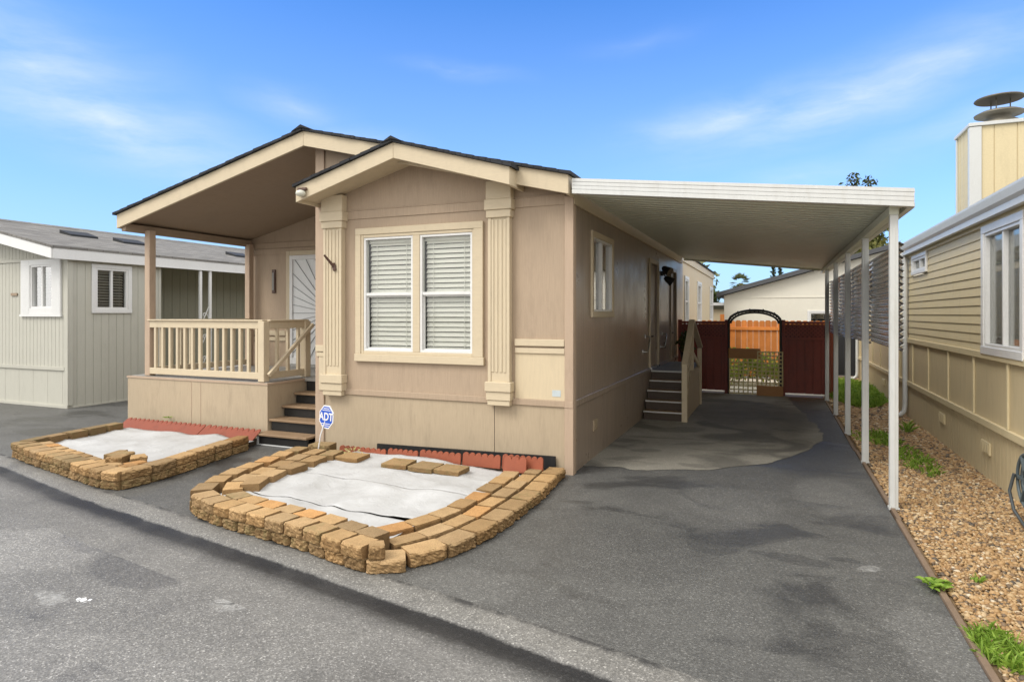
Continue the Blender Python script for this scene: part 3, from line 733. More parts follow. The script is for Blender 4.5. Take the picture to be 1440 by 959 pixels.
m = MB(); m.box(a-.075, a-.002, 8.065, 8.098, .745, DZ1+.075); m.box(b+.002, b+.075, 8.065, 8.098, .745, DZ1+.075); m.box(a-.002, b+.002, 8.065, 8.098, DZ1+.002, DZ1+.075); obj('door_frame', m, M['trim'], d, bevel=.003)
m = MB(); m.box(a, b, 8.04, 8.098, .745, .788); obj('threshold', m, M['steel'], d)
# front steps
T = thing('front_steps', (-5.45, 6.3, 0), 'weathered brown wooden treads over black risers climbing to the front porch', 'steps')
ZS = [.145,.29,.43,.57]; YS = [5.85,6.06,6.28,6.50]
for i, (z, y0) in enumerate(zip(ZS, YS)):
    m = MB(); yb = (YS+[6.715])[i+1]+.03
    xl = -5.83-.02*i*0
    m.box(-5.84 if i else -5.87, XL-.03, y0, yb, z-.028, z); obj('tread', m, M['tread'], T, bevel=.005)
for i, y0 in enumerate(YS+[6.70]):
    z0 = 0 if i == 0 else ZS[i-1]; z1 = ZS[i]-.03 if i < 4 else .70
    m = MB(); m.box(-5.82, XL-.035, y0+.03, y0+.05, z0+.002, z1); obj('riser', m, M['riser'], T)
m = MB(); m.box(-5.845,-5.822,5.87,5.9,.004,.115); m.box(-5.822,XL-.04,5.872,5.879,.004,.018); obj('metal_edge', m, M['alum'], T)
# fittings on the house
t = thing('flag_bracket', (-4.74, 5.92, 2.18), 'small brown flagpole bracket screwed to the left pilaster', 'bracket')
m = MB(); m.obox((-4.71,5.905,2.15), (.045,.02,.09), Matrix.Rotation(R(-14),3,'Y')); obj('plate', m, M['bronze'], t, bevel=.004)
m = MB(); m.tube([(-4.715,5.90,2.16), (-4.74,5.85,2.22), (-4.765,5.80,2.28)], [.018,.015,.012], 10); obj('socket', m, M['bronze'], t)
t = thing('floodlight', (-4.90, 5.59, 2.97), 'small clear floodlight under the left corner of the front gable', 'floodlight')
m = MB(); m.box(-4.95,-4.83,5.565,5.598,2.99,3.02); obj('housing', m, M['bronze'], t, bevel=.004)
m = MB(); m.lathe((-4.89,5.555,2.945), [(.012,-.028),(.045,-.018),(.056,.005),(.05,.03),(.02,.045)], 18); obj('lens', m, paint('clear_lamp_lens', (.6,.6,.52), .15, .05, dirt=.1, spec=.6), t)
t = thing('wall_thermometer', (-7.68, 8.09, 2.1), 'narrow bronze house number plaque left of the white security door', 'plaque')
m = MB(); m.box(-7.715,-7.645,8.07,8.098,1.95,2.34); obj('backplate', m, M['bronze'], t, bevel=.006)
m = MB(); m.box(-7.70,-7.66,8.06,8.069,2.0,2.29); obj('face', m, M['deck'], t, bevel=.003)
t.name = 'wall_plaque'
t = thing('security_light', (XR, 11.39, 2.33), 'black twin head security light high between the two side doors', 'security light')
m = MB(); m.lathe((XR+.02, 11.39, 2.33), [(.06,-.02),(.07,0),(.06,.02)], 16); m.box(XR+.001,XR+.05,11.33,11.45,2.29,2.37); obj('bracket', m, M['black'], t)
for dy, dz in ((-.14,.06),(.10,-.10)):
    m = MB(); c0 = Vector((XR+.10, 11.39+dy, 2.33+dz)); dr = Vector((.8, dy*2, -.55)).normalized()
    m.tube([Vector((XR+.04,11.39,2.33)), c0-dr*.03], .014, 8); m.tube([c0-dr*.07, c0-dr*.03, c0+dr*.06, c0+dr*.10], [.03,.055,.075,.085], 14); obj('lamp_head', m, M['black'], t)
for k, yy in enumerate((9.78, 11.40)):
    t = thing('grab_handle', (XR, yy, 1.12), ['metal grab handle on the side wall left of the first side door', 'metal grab handle on the side wall between the two side doors'][k], 'grab handle', 'grab handles by the side doors')
    m = MB(); m.tube([(XR,yy-.10,1.02),(XR+.07,yy-.10,1.02),(XR+.075,yy-.04,1.07),(XR+.075,yy+.08,1.22),(XR+.07,yy+.1,1.25),(XR,yy+.1,1.25)], .013, 8); obj('bar', m, M['steel'], t)
    m = MB(); m.box(XR+.001,XR+.008,yy-.13,yy-.07,.99,1.05); m.box(XR+.001,XR+.008,yy+.07,yy+.13,1.22,1.28); obj('mount', m, M['steel'], t)
m = MB(); ubox(m, (XR+.004,YF,0), (0,1,0), (1,0,0), .77, .93, .30, .42, .001, .01)
for k in range(4): ubox(m, (XR+.004,YF,0), (0,1,0), (1,0,0), .79, .91, .315+k*.025, .33+k*.025, .0105, .016)
obj('vent', m, M['skirt'], H)
m = MB(); ubox(m, (XR,YF,0), (0,1,0), (1,0,0), 5.66,5.74, .98,1.09,.001,.03); obj('outlet_box', m, M['bronze'], H, bevel=.003)

# side steps and landing
T = thing('side_steps', (-1.52, 10.3, 0), 'dark wooden steps and landing with a tan side panel below the side doors', 'steps')
xr = -1.215
for i in range(5):
    z = .14*(i+1); y0 = 9.55+.16*i
    m = MB(); m.box(XR+.03, xr-.03, y0, (y0+.19 if i < 4 else 12.2), z-.03, z); obj('tread' if i < 4 else 'landing', m, M['tread'] if i < 4 else M['deck'], T, bevel=.004)
    m = MB(); m.box(XR+.035, xr-.035, y0+.025, y0+.04, z-.138, z-.032); obj('riser', m, paint('dark_brown_riser', (.075,.055,.042), .5, .15) if i == 0 else bpy.data.materials['dark_brown_riser'], T)
    m = MB(); m.box(XR+.032, xr-.032, y0-.006, y0-.0005, z-.022, z-.004); obj('nosing', m, M['alum'], T)
m = MB(); m.prism([(9.62,0),(9.62,.10),(10.28,.70),(11.3,.70),(11.62,.45),(11.62,0)], 'x', xr-.028, xr+.0); obj('side_panel', m, M['skirt'], T)
m = MB(); m.box(xr-.045, xr+.035, 9.53, 9.61, 0, .86); obj('newel', m, M['trim'], T, bevel=.004)
m = MB(); m.box(xr-.04, xr+.03, 10.36, 10.44, .70, 1.47); obj('newel', m, M['trim'], T, bevel=.004)
m = MB(); m.box(xr-.04, xr+.03, 11.55, 11.62, 0, 1.0); obj('newel', m, M['trim'], T, bevel=.004)
m = MB(); m.bar((xr,9.53,.86),(xr,10.42,1.50), .09, .035); m.bar((xr,10.42,1.50),(xr,11.62,1.02), .09, .035); m.bar((xr-.005,9.62,.42),(xr-.005,10.36,.98), .03, .07); m.bar((xr-.005,10.44,1.0),(xr-.005,11.55,.68), .03, .07); obj('handrail', m, M['trim'], T, bevel=.003)
t = thing('potted_plant', (-1.45, 12.0, .70), 'dark leafy plant standing on the side landing by the second door', 'plant')
m = MB(); m.lathe((-1.5,11.9,.702), [(.07,0),(.10,.2),(.11,.2)], 14); obj('pot', m, M['black'], t)

# ------------------------------------------------------------------ foliage helper
def leaves(name, pts, mat, parent=None, loc=(0,0,0), size=.1, n=1, aspect=.5, droop=.3, tonef=None):
    org = root_loc(parent) if parent is not None else Vector(loc)
    vs = []; fs = []; tn = []
    for p in pts:
        p = Vector(p)
        for _ in range(n):
            d = Vector((random.gauss(0,1), random.gauss(0,1), random.gauss(0,.7)-droop)).normalized()
            s_ = d.cross(Vector((random.gauss(0,1),random.gauss(0,1),random.gauss(0,1)))).normalized()
            L = size*random.uniform(.6,1.3); q = p-org; o = len(vs); nn = d.cross(s_)*L*.12
            vs += [q, q+d*L*.5+s_*L*aspect*.5+nn, q+d*L, q+d*L*.5-s_*L*aspect*.5+nn]; fs.append((o,o+1,o+2,o+3))
            tt = random.random() if not tonef else tonef(p); tn += [tt]*4
    me = bpy.data.meshes.new(name); me.from_pydata(vs, [], fs); me.materials.append(mat)
    a = me.attributes.new('tone','FLOAT','POINT'); a.data.foreach_set('value', tn)
    o = bpy.data.objects.new(name, me); COL.objects.link(o)
    if parent is not None: o.parent = parent
    else: o.location = org
    return o
def cloud(c, r, n):
    out = []
    for _ in range(n):
        d = Vector((random.gauss(0,1),random.gauss(0,1),random.gauss(0,1))).normalized()*(random.random()**.45)
        out.append(Vector(c)+Vector((d.x*r[0], d.y*r[1], d.z*r[2])))
    return out
leaves('foliage', cloud((-1.5,11.9,1.1),(.13,.13,.22),160), M['leafd'], t, size=.11)

# ------------------------------------------------------------------ carport
Cp = thing('carport', (-.4, 9.8, 0), 'white aluminium carport roof on slim posts with corrugated steel side screens', 'carport')
cx0, cx1, cz0, cz1, cy0, cy1 = -1.80, 1.03, 2.915, 2.60, 5.82, 13.95
PY0 = 5.96
def zc(x): return cz0 + (cz1-cz0)*(x-cx0)/(cx1-cx0)
m = MB(); n = 54; prof = []                  # pan roof: ribs across the span
pitch = (cy1-cy0-.06)/n
vs = []; fs = []; yv = []
for i in range(n):
    y0 = cy0+.06+pitch*i
    yv += [(y0,0),(y0+pitch*.52,0),(y0+pitch*.60,.022),(y0+pitch*.92,.022)]
for (yy, dz) in yv:
    vs += [(cx0+.01, yy, zc(cx0)-.115+dz), (cx1-.04, yy, zc(cx1)-.115+dz)]
for i in range(len(yv)-1): fs.append((2*i, 2*i+1, 2*i+3, 2*i+2))
k0 = len(vs); vs += [(cx0+.01,cy0+.06,zc(cx0)-.03),(cx1-.04,cy0+.06,zc(cx1)-.03),(cx0+.01,cy1,zc(cx0)-.03),(cx1-.04,cy1,zc(cx1)-.03)]
fs.append((k0,k0+1,k0+3,k0+2))
m.add(vs, fs); obj('roof_pan', m, M['pan'], Cp)
m = MB()                                     # ribbed front fascia
for (d0, d1, o) in ((0,.030,.014),(.030,.034,.006),(.034,.066,.012),(.066,.070,.005),(.070,.102,.012),(.102,.106,.005),(.106,.145,.014)):
    m.prism([(cx0, zc(cx0)-d0), (cx1, zc(cx1)-d0), (cx1, zc(cx1)-d1), (cx0, zc(cx0)-d1)], 'y', cy0-o, cy0+.05)
obj('fascia', m, M['alum'], Cp)
m = MB()
for (d0, d1, o) in ((0,.030,.014),(.030,.034,.006),(.034,.066,.012),(.066,.070,.005),(.070,.102,.012),(.102,.106,.005),(.106,.145,.014)):
    m.box(cx1-.035, cx1+o, cy0+.051, cy1, zc(cx1)-d1, zc(cx1)-d0)
obj('fascia', m, M['alum'], Cp)
m = MB(); m.prism([(cx0, zc(cx0)-0), (cx1-.04, zc(cx1)), (cx1-.04, zc(cx1)-.145), (cx0, zc(cx0)-.145)], 'y', cy1+.001, cy1+.02); obj('fascia', m, M['pan'], Cp)
m = MB(); m.box(.875, .945, PY0-.025, cy1-.1, 2.415, zc(.96)-.122); obj('beam', m, M['pan'], Cp, bevel=.003)
m = MB(); m.prism([(YF+.0, 2.70),(14.0,2.70),(14.0,2.775),(YF,2.775)], 'x', XR+.002, XR+.03); obj('ledger', m, M['trim'], Cp, bevel=.004)
PY = [5.96, 7.69, 9.42, 11.15, 12.92]
for i, py in enumerate(PY):
    m = MB(); m.box(.88, .94, py-.03, py+.03, .02, 2.414)
    m.box(.876,.8795,py-.010,py+.010,.02,2.3); m.box(.9405,.944,py-.010,py+.010,.02,2.3); m.box(.900,.920,py-.034,py-.0305,.02,2.3)
    p = obj('post', m, M['alum'], Cp, bevel=.003)
    m = MB(); m.box(.872,.948,py-.038,py+.038,.0,.019); obj('base_plate', m, M['alum'], p)
for i in range(4):
    ya, yb = PY[i]+(-.03 if i == 0 else .06), PY[i+1]+.05
    m = MB(); vs = []; fs = []; nz = 17*8; ny = 14
    zb0, zb1 = 1.29-.01*i, 2.20
    for j in range(ny+1):
        y_ = ya+(yb-ya)*j/ny
        for k in range(nz+1):
            z_ = zb0+(zb1-zb0)*k/nz
            bow = noise.noise(Vector((y_*1.1, z_*1.6, i*7.)))*.016
            vs.append((.963+0.016*math.sin(2*math.pi*17*k/nz)+bow, y_, z_+noise.noise(Vector((y_*.9, i, 3)))*.016-(.05*(y_-ya)/(yb-ya) if i == 0 else 0)*((z_-zb0)/(zb1-zb0)-.5)))
    w = nz+1
    for j in range(ny):
        for k in range(nz): fs.append((j*w+k, (j+1)*w+k, (j+1)*w+k+1, j*w+k+1))
    nv = len(vs); vs += [(x+.003, y_, z_) for x, y_, z_ in vs]; fs += [tuple(nv+q for q in f[::-1]) for f in fs]
    fs += [(k, k+1, nv+k+1, nv+k) for k in range(nz)]
    m.add(vs, fs, True); obj('screen_panel', m, M['galv'], Cp)

# ------------------------------------------------------------------ grey house on the left
L = thing('mobile_home', (-13, 7, 0), 'pale sage grey mobile home with white trim and grey shingle roof at the left', 'mobile home')
gx, gy = -11.06, 6.9
LR, LRZ, LS = -14.5, 3.49, .217
def zl(x): return LRZ-LS*abs(x-LR)
m = MB()
lw = (-12.06+18, -11.45+18, 1.70, 2.46)
wallgrid(m, (-18, gy, 0), (1,0,0), (0,-1,0), 0, gx+18, .62, lambda u: zl(u-18)-.12, [lw], groove=.10, gw=.008, gd=.006, ubr=[3.5])
obj('wall', m, M['grey_l'], L)
m = MB(); s2 = (7.36-gy, 7.96-gy, 1.69, 2.42)
wallgrid(m, (gx, gy, 0), (0,1,0), (1,0,0), 0, 1.75, .0, 2.62, [s2], groove=.14, gw=.010, gd=.007); obj('wall', m, M['grey_l'], L)
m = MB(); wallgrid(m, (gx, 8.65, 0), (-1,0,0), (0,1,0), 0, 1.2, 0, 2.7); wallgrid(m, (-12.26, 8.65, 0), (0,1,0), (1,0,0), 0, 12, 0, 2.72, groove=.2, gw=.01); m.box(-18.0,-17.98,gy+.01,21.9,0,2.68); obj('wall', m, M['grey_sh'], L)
m = MB(); wallgrid(m, (-18, gy-.006, 0), (1,0,0), (0,-1,0), 0, gx+18, .0, .64, groove=.4, gw=.006, gd=.005); obj('skirting', m, M['grey_l'], L)
m = MB(); m.box(-18, gx-.06, gy-.03, gy-.007, .64, .70); m.box(-18, gx+.02, gy-.03, gy-.007, 0, .05); m.box(gx-.06, gx+.024, gy-.024, gy-.0065, .05, 2.6); m.box(gx+.001,gx+.024,gy-.006,gy+.07,.05,2.6); m.box(gx+.001,gx+.02,gy+.071,8.65,0,.03); m.box(-18, gx-.06, gy-.02, gy-.001, 2.52, 2.58)
obj('trim_band', m, M['grey_l'], L, bevel=.003)
W = window(L, (-18, gy, 0), (1,0,0), (0,-1,0), *lw, 'slider', 0, blinds=(.05,.05,R(50)), frame=.035, bm=M['blindd'])
m = MB()
for (a, b, lo, hi) in ((-12.31,-12.06,1.60,2.55),(-11.45,-11.22,1.60,2.55)): m.box(a, b, gy-.03, gy-.002, lo, hi)
m.box(-12.06,-11.45,gy-.03,gy-.002,1.60,1.70); m.box(-12.06,-11.45,gy-.03,gy-.002,2.46,2.55); m.box(-12.33,-11.2,gy-.04,gy-.002,1.56,1.599)
for (a, b) in ((-12.31,-12.06),(-11.45,-11.22)):
    for k in range(30): m.box(a+.015, b-.015, gy-.034, gy-.0302, 1.615+k*.031, 1.615+k*.031+.018)
obj('shutter_trim', m, M['white'], W)
window(L, (gx, gy, 0), (0,1,0), (1,0,0), *s2, 'slider', .07, M['white'], blinds=(.05,.05,R(50)), frame=.035, bm=M['blindd'])
m = MB(); m.box(-12.62,-12.44,gy-.02,gy-.007,1.93,1.98); obj('number_plate', m, M['soffit'], L)
m = MB()
for (x0, x1) in ((-18.4, LR), (LR, -10.93)): 
    p, a, b = slab(x0, x1, -.02, .02, 6.55, 22, zl); m.prism(p, 'y', a, b)
m.prism([(LR-.15, zl(LR-.15)+.025),(LR,LRZ+.05),(LR+.15,zl(LR+.15)+.025),(LR,LRZ+.02)], 'y', 6.54, 22)
rf = obj('roof', m, M['shg'], L)
m = MB()
for (px_, y_) in ((-13.0,8.05),(-12.65,8.9),(-12.6,17.0),(-12.4,11.6)):
    m2 = MB(); z_ = zl(px_)+.02; m2.prism([(px_-.17, zl(px_-.17)+.021),(px_+.17, zl(px_+.17)+.021),(px_+.17, zl(px_+.17)+.06),(px_-.17, zl(px_-.17)+.09)], 'y', y_, y_+.55); obj('roof_vent', m2, M['tarp'], rf)
m = MB(); p, a, b = slab(LR, -10.95, .021, .20, 6.56, 6.59, zl); m.prism(p, 'y', a, b); p, a, b = slab(-18.4, LR, .021, .20, 6.56, 6.59, zl); m.prism(p, 'y', a, b)
obj('rake_board', m, M['white'], L, bevel=.003)
m = MB(); m.box(-10.98,-10.94,6.591,22, zl(-10.95)-.20, zl(-10.95)-.018); m.box(-10.98,-10.925,8.3,22,zl(-10.95)-.21,zl(-10.95)-.201); obj('eave_board', m, M['white'], L, bevel=.003)
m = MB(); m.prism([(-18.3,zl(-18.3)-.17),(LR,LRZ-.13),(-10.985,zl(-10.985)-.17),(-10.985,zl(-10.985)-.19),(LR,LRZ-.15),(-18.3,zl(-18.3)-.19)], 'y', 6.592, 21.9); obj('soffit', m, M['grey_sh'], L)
for y_ in (9.48, 9.72):
    m = MB(); m.box(-10.99,-10.95,y_-.03,y_+.03,0,2.50); pp = obj('iron_post', m, M['white'], L, bevel=.003)
m = MB()
for z0 in (.5, .95, 1.4):
    pts = [(-10.97, 9.60+.08*math.cos(t_*1.0)*(1-t_/9), z0+.12+.09*math.sin(t_)*(1-t_/9)+.02*t_) for t_ in [i*.45 for i in range(14)]]
    m.tube(pts, .009, 6); m.bar((-10.97,9.51,z0),(-10.97,9.69,z0+.36),.014,.014)
obj('scroll_panel', m, M['white'], pp)

# ------------------------------------------------------------------ straw-coloured house on the right
K = thing('mobile_home', (2.5, 10, 0), 'straw yellow house with lap siding, white windows and a chimney at the right edge', 'mobile home')
kx, ky0, ky1 = 1.91, 1.5, 17.35
m = MB(); big = (6.40, 7.38, 1.29, 2.38); small = (9.92, 10.78, 2.22, 2.40)
lap = .094; z = 1.22; n = 0
segs = [ky0, *sorted((big[0],big[1],small[0],small[1])), ky1]
while z < 2.50:
    z1 = z+lap
    cuts = [(ky0, ky1)]
    for h in (big, small):
        if z1 > h[2]-.001 and z < h[3]+.001:
            cuts = [q for c in cuts for q in ([(c[0], h[0]), (h[1], c[1])] if c[0] < h[0] and c[1] > h[1] else [c])]
    for (a, b) in cuts:
        m.quad((kx-.010,b,z),(kx-.010,a,z),(kx,a,z1),(kx,b,z1)); m.quad((kx-.010,a,z),(kx-.010,b,z),(kx+.002,b,z),(kx+.002,a,z))
        for j in range(int((b-a)/2.4)+1):
            q = a+((n*1.37)%2.4)+j*2.4
            if a < q < b-.02: pass
    z = z1; n += 1
obj('lap_siding', m, M['yel'], K)
m = MB(); wallgrid(m, (kx+.002, ky0, 0), (0,1,0), (-1,0,0), 0, ky1-ky0, .5, 1.22, groove=.0); wallgrid(m, (kx+.002, ky0, 0), (0,1,0), (-1,0,0), 0, ky1-ky0, -.05, .5, groove=.10, gw=.01)
m.box(kx+.003, 6.5, ky1-.02, ky1, -.05, 2.5); m.box(kx+.003, 6.5, ky0, ky0+.02, -.05, 2.5); obj('lower_wall', m, M['yelp'], K)
m = MB(); m.box(kx-.03, kx+.001, ky0, ky1, 1.17, 1.235); m.box(kx-.035, kx+.001, ky0, ky1, .52, .585)
y_ = 1.63
while y_ < ky1: m.box(kx-.018, kx+.001, y_, y_+.042, .586, 1.169); y_ += 1.023
obj('batten', m, M['yel'], K, bevel=.003)
for k, (yv_, zv) in enumerate(((9.1,.33),(7.38,.31),(13.5,.33))):
    m = MB(); m.box(kx-.018, kx+.001, yv_-.13, yv_+.13, zv-.06, zv+.06)
    for q in range(3): m.box(kx-.024, kx-.0182, yv_-.115+q*.08, yv_-.115+q*.08+.065, zv-.045, zv+.045)
    obj('vent', m, M['yel'], K, bevel=.003)
KW = ((kx-.006, 0, 0), (0,1,0), (-1,0,0))
window(K, *KW, *big, 'slider', .075, M['white'], blinds='vertical', frame=.03, glassm=M['glassd'])
window(K, *KW, *small, 'slider', .05, M['white'], blinds='vertical', frame=.03, glassm=M['glassd'])
m = MB()                                      # fascia gutter: formed profile swept along the eave
m.prism([(1.815,2.49),(1.815,2.545),(1.79,2.575),(1.775,2.64),(1.775,2.66),(1.79,2.66),(1.805,2.648),(1.87,2.648),(1.87,2.49)], 'y', ky0, ky1+.2); obj('gutter', m, M['gut'], K)
m = MB(); m.box(1.8705, kx-.002, ky0, ky1+.2, 2.50, 2.52); m.box(1.885,kx-.002,ky0,ky1,2.45,2.499); obj('soffit', m, M['yel'], K)
m = MB(); m.prism([(1.80,2.672),(5.2,3.45),(9,2.67),(9,2.655),(1.80,2.655)], 'y', ky0-.2, ky1+.25); obj('roof', m, M['shg'], K)
def spout(y, z1):
    m = MB(); m.tube([(1.82,y,z1),(1.82,y,2.50),(1.85,y,2.44),(1.855,y,2.36),(1.855,y,.22),(1.845,y,.12),(1.79,y,.06),(1.70,y,.045)], .036, 10); 
    o = obj('downspout', m, M['gut'], K); return o
spout(11.15, 2.52); spout(17.1, 2.52)
m = MB()
X0, X1, Y0, Y1, ZT = 2.16, 3.35, 8.95, 9.55, 3.86
wallgrid(m, (X0, Y0, 0), (1,0,0), (0,-1,0), 0, X1-X0, 2.7, ZT-.04, groove=.22, gw=.012); wallgrid(m, (X0, Y0, 0), (0,1,0), (-1,0,0), 0, Y1-Y0, 2.7, ZT-.04, groove=.15, gw=.012)
m.box(X1-.01, X1, Y0+.001, Y1, 2.7, ZT-.04); m.box(X0+.001, X1-.011, Y1-.01, Y1, 2.7, ZT-.04)
ch = obj('chimney', m, M['yel'], K)
m = MB()
for (a, b, c_, d_) in ((X0-.02,X0+.10,Y0-.02,Y0-.001),(X0-.02,X0-.001,Y0,Y0+.06),(X0-.02,X0-.001,Y1-.04,Y1),(X1-.12,X1+.02,Y0-.02,Y0-.001)): m.box(a, b, c_, d_, 2.7, ZT-.045)
m.box(X0-.03, X1+.03, Y0-.03, Y1+.03, ZT-.04, ZT); obj('corner_trim', m, M['gut'], ch, bevel=.003)
m = MB(); cc = (2.50, 9.2, ZT+.0005)
m.lathe(cc, [(.19,0),(.19,.05),(.13,.055)], 28); m.lathe((cc[0],cc[1],ZT+.06), [(.13,0),(.13,.06),(.245,.07),(.25,.085),(.20,.11),(.13,.12)], 28); cap = obj('flue_cap', m, paint('flue_steel', (.20,.185,.15), .5, .1, metal=.6), ch)
m = MB(); m.lathe((cc[0],cc[1],ZT+.31), [(.24,0),(.25,.01),(.24,.022),(.02,.05)], 28)
for k in range(3): a = k*2.1; m.tube([(cc[0]+.11*math.cos(a),cc[1]+.11*math.sin(a),ZT+.17),(cc[0]+.11*math.cos(a),cc[1]+.11*math.sin(a),ZT+.312)], .007, 6)
obj('rain_cap', m, paint('dull_flue_metal', (.15,.135,.105), .5, .1, metal=.6), cap)

# ------------------------------------------------------------------ back of the carport: fence, gate, arch, cedar fence, white house
def fence_panel(x0, x1, label):
    F = thing('wooden_fence', ((x0+x1)/2, 13.4, 0), label, 'fence', 'dark red fence panels at the end of the carport')
    m = MB(); n = max(2, int((x1-x0)/.14)); w = (x1-x0)/n
    for i in range(n): m.box(x0+w*i+.002, x0+w*(i+1)-.002, 13.40, 13.418, .06+random.uniform(-.004,.004), 1.10)
    obj('boards', m, M['redf'], F)
    m = MB(); m.box(x0+.01, x1-.01, 13.419, 13.425, .07, 1.40); obj('backing', m, M['redd'], F)
    m = MB(); m.box(x0, x1, 13.38, 13.44, 1.10, 1.15); m.box(x0, x1, 13.38, 13.44, 1.41, 1.46); m.box(x0, x1, 13.426, 13.45, .25, .33); obj('rail', m, M['redf'], F, bevel=.003)
    for x in (x0+.04, x1-.04):
        m = MB(); m.box(x-.04, x+.04, 13.37, 13.45, 0, 1.49); obj('post', m, M['redf'], F, bevel=.004)
    m = MB(); y_ = 13.405; z0, z1 = 1.15, 1.41; s_ = .075; h = z1-z0
    a = x0-h
    while a < x1:
        for dirn in (1, -1):
            pa, pb = (a, z0), (a+h, z1)
            if dirn < 0: pa, pb = (a, z1), (a+h, z0)
            (xa, za), (xb, zb_) = pa, pb
            if xa < x0+.08: k = (x0+.08-xa)/(xb-xa); xa, za = x0+.08, za+(zb_-za)*k
            if xb > x1-.08: k = (x1-.08-xa)/(xb-xa) if xb != xa else 0; xb, zb_ = x1-.08, za+(zb_-za)*k
            if xb-xa > .02: m.bar((xa, y_+(.006 if dirn > 0 else -.0), za), (xb, y_+(.006 if dirn > 0 else 0), zb_), .005, .034, up=(0,0,1))
        a += s_
    obj('lattice', m, M['redf'], F)
    return F
fence_panel(-1.84, -.84, 'dark red lattice topped fence left of the garden arch')
fence_panel(.13, .99, 'dark red lattice topped fence right of the garden arch')
A = thing('garden_arch', (-.35, 13.36, 0), 'black metal garden arch over the gap in the dark red fence', 'arch')
m = MB()
def arc(dz, r=.48, n=18): return [(-.355-r*math.cos(math.pi*i/n), 13.35, 1.46+dz+.22*math.sin(math.pi*i/n)) for i in range(n+1)]
m.tube([(-.835,13.35,0)]+arc(0)+[(.125,13.35,0)], .024, 8); m.tube(arc(-.045,.445), .02, 6)
for i in range(1, 18):
    a, b = arc(0)[i], arc(-.05,.45)[i]; m.tube([a, b], .012, 6)
obj('frame', m, M['black'], A)
m = MB()
for i in range(2, 18, 3):
    p = arc(.015)[i]; m.lathe((p[0],p[1],p[2]), [(.006,-.02),(.024,0),(.006,.022)], 8)
obj('finial', m, M['black'], A)
def trellis(x0, x1, z0, z1, y, boards, label, tilt=0):
    T = thing('trellis_panel', ((x0+x1)/2, y, 0), label, 'trellis', 'trellis panels leaning in the fence gap')
    m = MB(); n = int((x1-x0)/.075)
    for i in range(n+1): x = x0+(x1-x0)*i/n; m.box(x-.011, x+.011, y, y+.008, z0, z1)
    k = int((z1-z0)/.075)
    for i in range(k+1): z = z0+(z1-z0)*i/k; m.box(x0-.01, x1+.01, y-.009, y-.001, z-.011, z+.011)
    obj('lath', m, M['lath'], T)
    for (a, b, lo, hi) in boards:
        m = MB(); m.box(a, b, y-.03, y-.0095, lo, hi); obj('board', m, M['board'], T, bevel=.003)
    return T
trellis(-.82, -.30, .02, .72, 13.32, [(-.84,-.24,.72,.92)], 'left tan trellis panel with a brown board along its top')
trellis(-.29, .16, .18, .86, 13.26, [(-.31,.17,.0,.2)], 'right tan trellis panel with a brown board along its foot')
s_ = thing('shrub', (-.4, 15.3, 0), 'bright green leafy shrub showing through the trellis panels', 'shrub')
pts = []
for k in range(16): pts += cloud((-1.0+k*.085, 15.3+random.uniform(-.3,.35), random.uniform(.1,.74)), (.18,.2,.22), 95)
leaves('foliage', pts, M['shrub'], s_, size=.10)
m = MB()
for k in range(7): x = -.95+k*.2; m.tube([(x,15.25,0),(x+random.uniform(-.1,.1),15.3,.35),(x+random.uniform(-.15,.15),15.25,.65)], [.012,.009,.005], 6)
obj('stem', m, M['bark'], s_)
# pale paving behind the gap
p_ = MB(); p_.quad((-1.8,13.6,.006),(1.2,13.6,.006),(1.2,16.9,.006),(-1.8,16.9,.006)); struct('path', p_, paint('pale_paving', (.60,.57,.48), .8, .12, gscale=30, gstr=.3))
Fc = thing('wooden_fence', (.2, 17, 0), 'new orange cedar board fence behind the garden arch', 'fence')
m = MB(); x = -1.75
while x < 1.12:
    w = .135; h = 1.44+random.uniform(-.008,.008)
    m.prism([(x,.03),(x+w,.03),(x+w,h-.035),(x+w-.03,h),(x+.03,h),(x,h-.035)], 'y', 17.0, 17.018); x += w+.006
obj('boards', m, M['cedar'], Fc)
m = MB(); m.box(-1.75,1.24,16.96,16.999,1.20,1.28); m.box(-1.75,1.24,16.96,16.999,.40,.48); obj('rail', m, M['cedar'], Fc, bevel=.003)
for x in (-1.22,):
    m = MB(); m.box(x-.05, x+.05, 16.90, 16.958, 0, 1.60); obj('post', m, M['cedar'], Fc, bevel=.004)
# timber screen post and black mesh fence beside the gravel at the far end
t = thing('mesh_fence', (1.4, 17.9, 0), 'black mesh covered fence at the far end of the gravel strip', 'fence')
m = MB(); m.box(.95,2.2,17.9,17.93,.05,1.42); obj('mesh', m, M['tarp'], t)
m = MB(); m.box(1.0,1.05,17.85,17.898,0,1.48); m.box(1.95,2.0,17.85,17.898,0,1.48); obj('post', m, M['black'], t)
t = thing('fence_post', (1.05, 13.45, 0), 'rusty red timber post standing just right of the dark red fence', 'post')
m = MB(); m.box(1.0,1.10,13.40,13.50,-.02,1.24); obj('shaft', m, paint('rust_red_post', (.23,.06,.03), .6, .15, (1,1,.1), 40, .3), t, bevel=.004); m = MB(); m.box(.99,1.11,13.39,13.51,1.241,1.262); obj('cap', m, M['redf'], t)
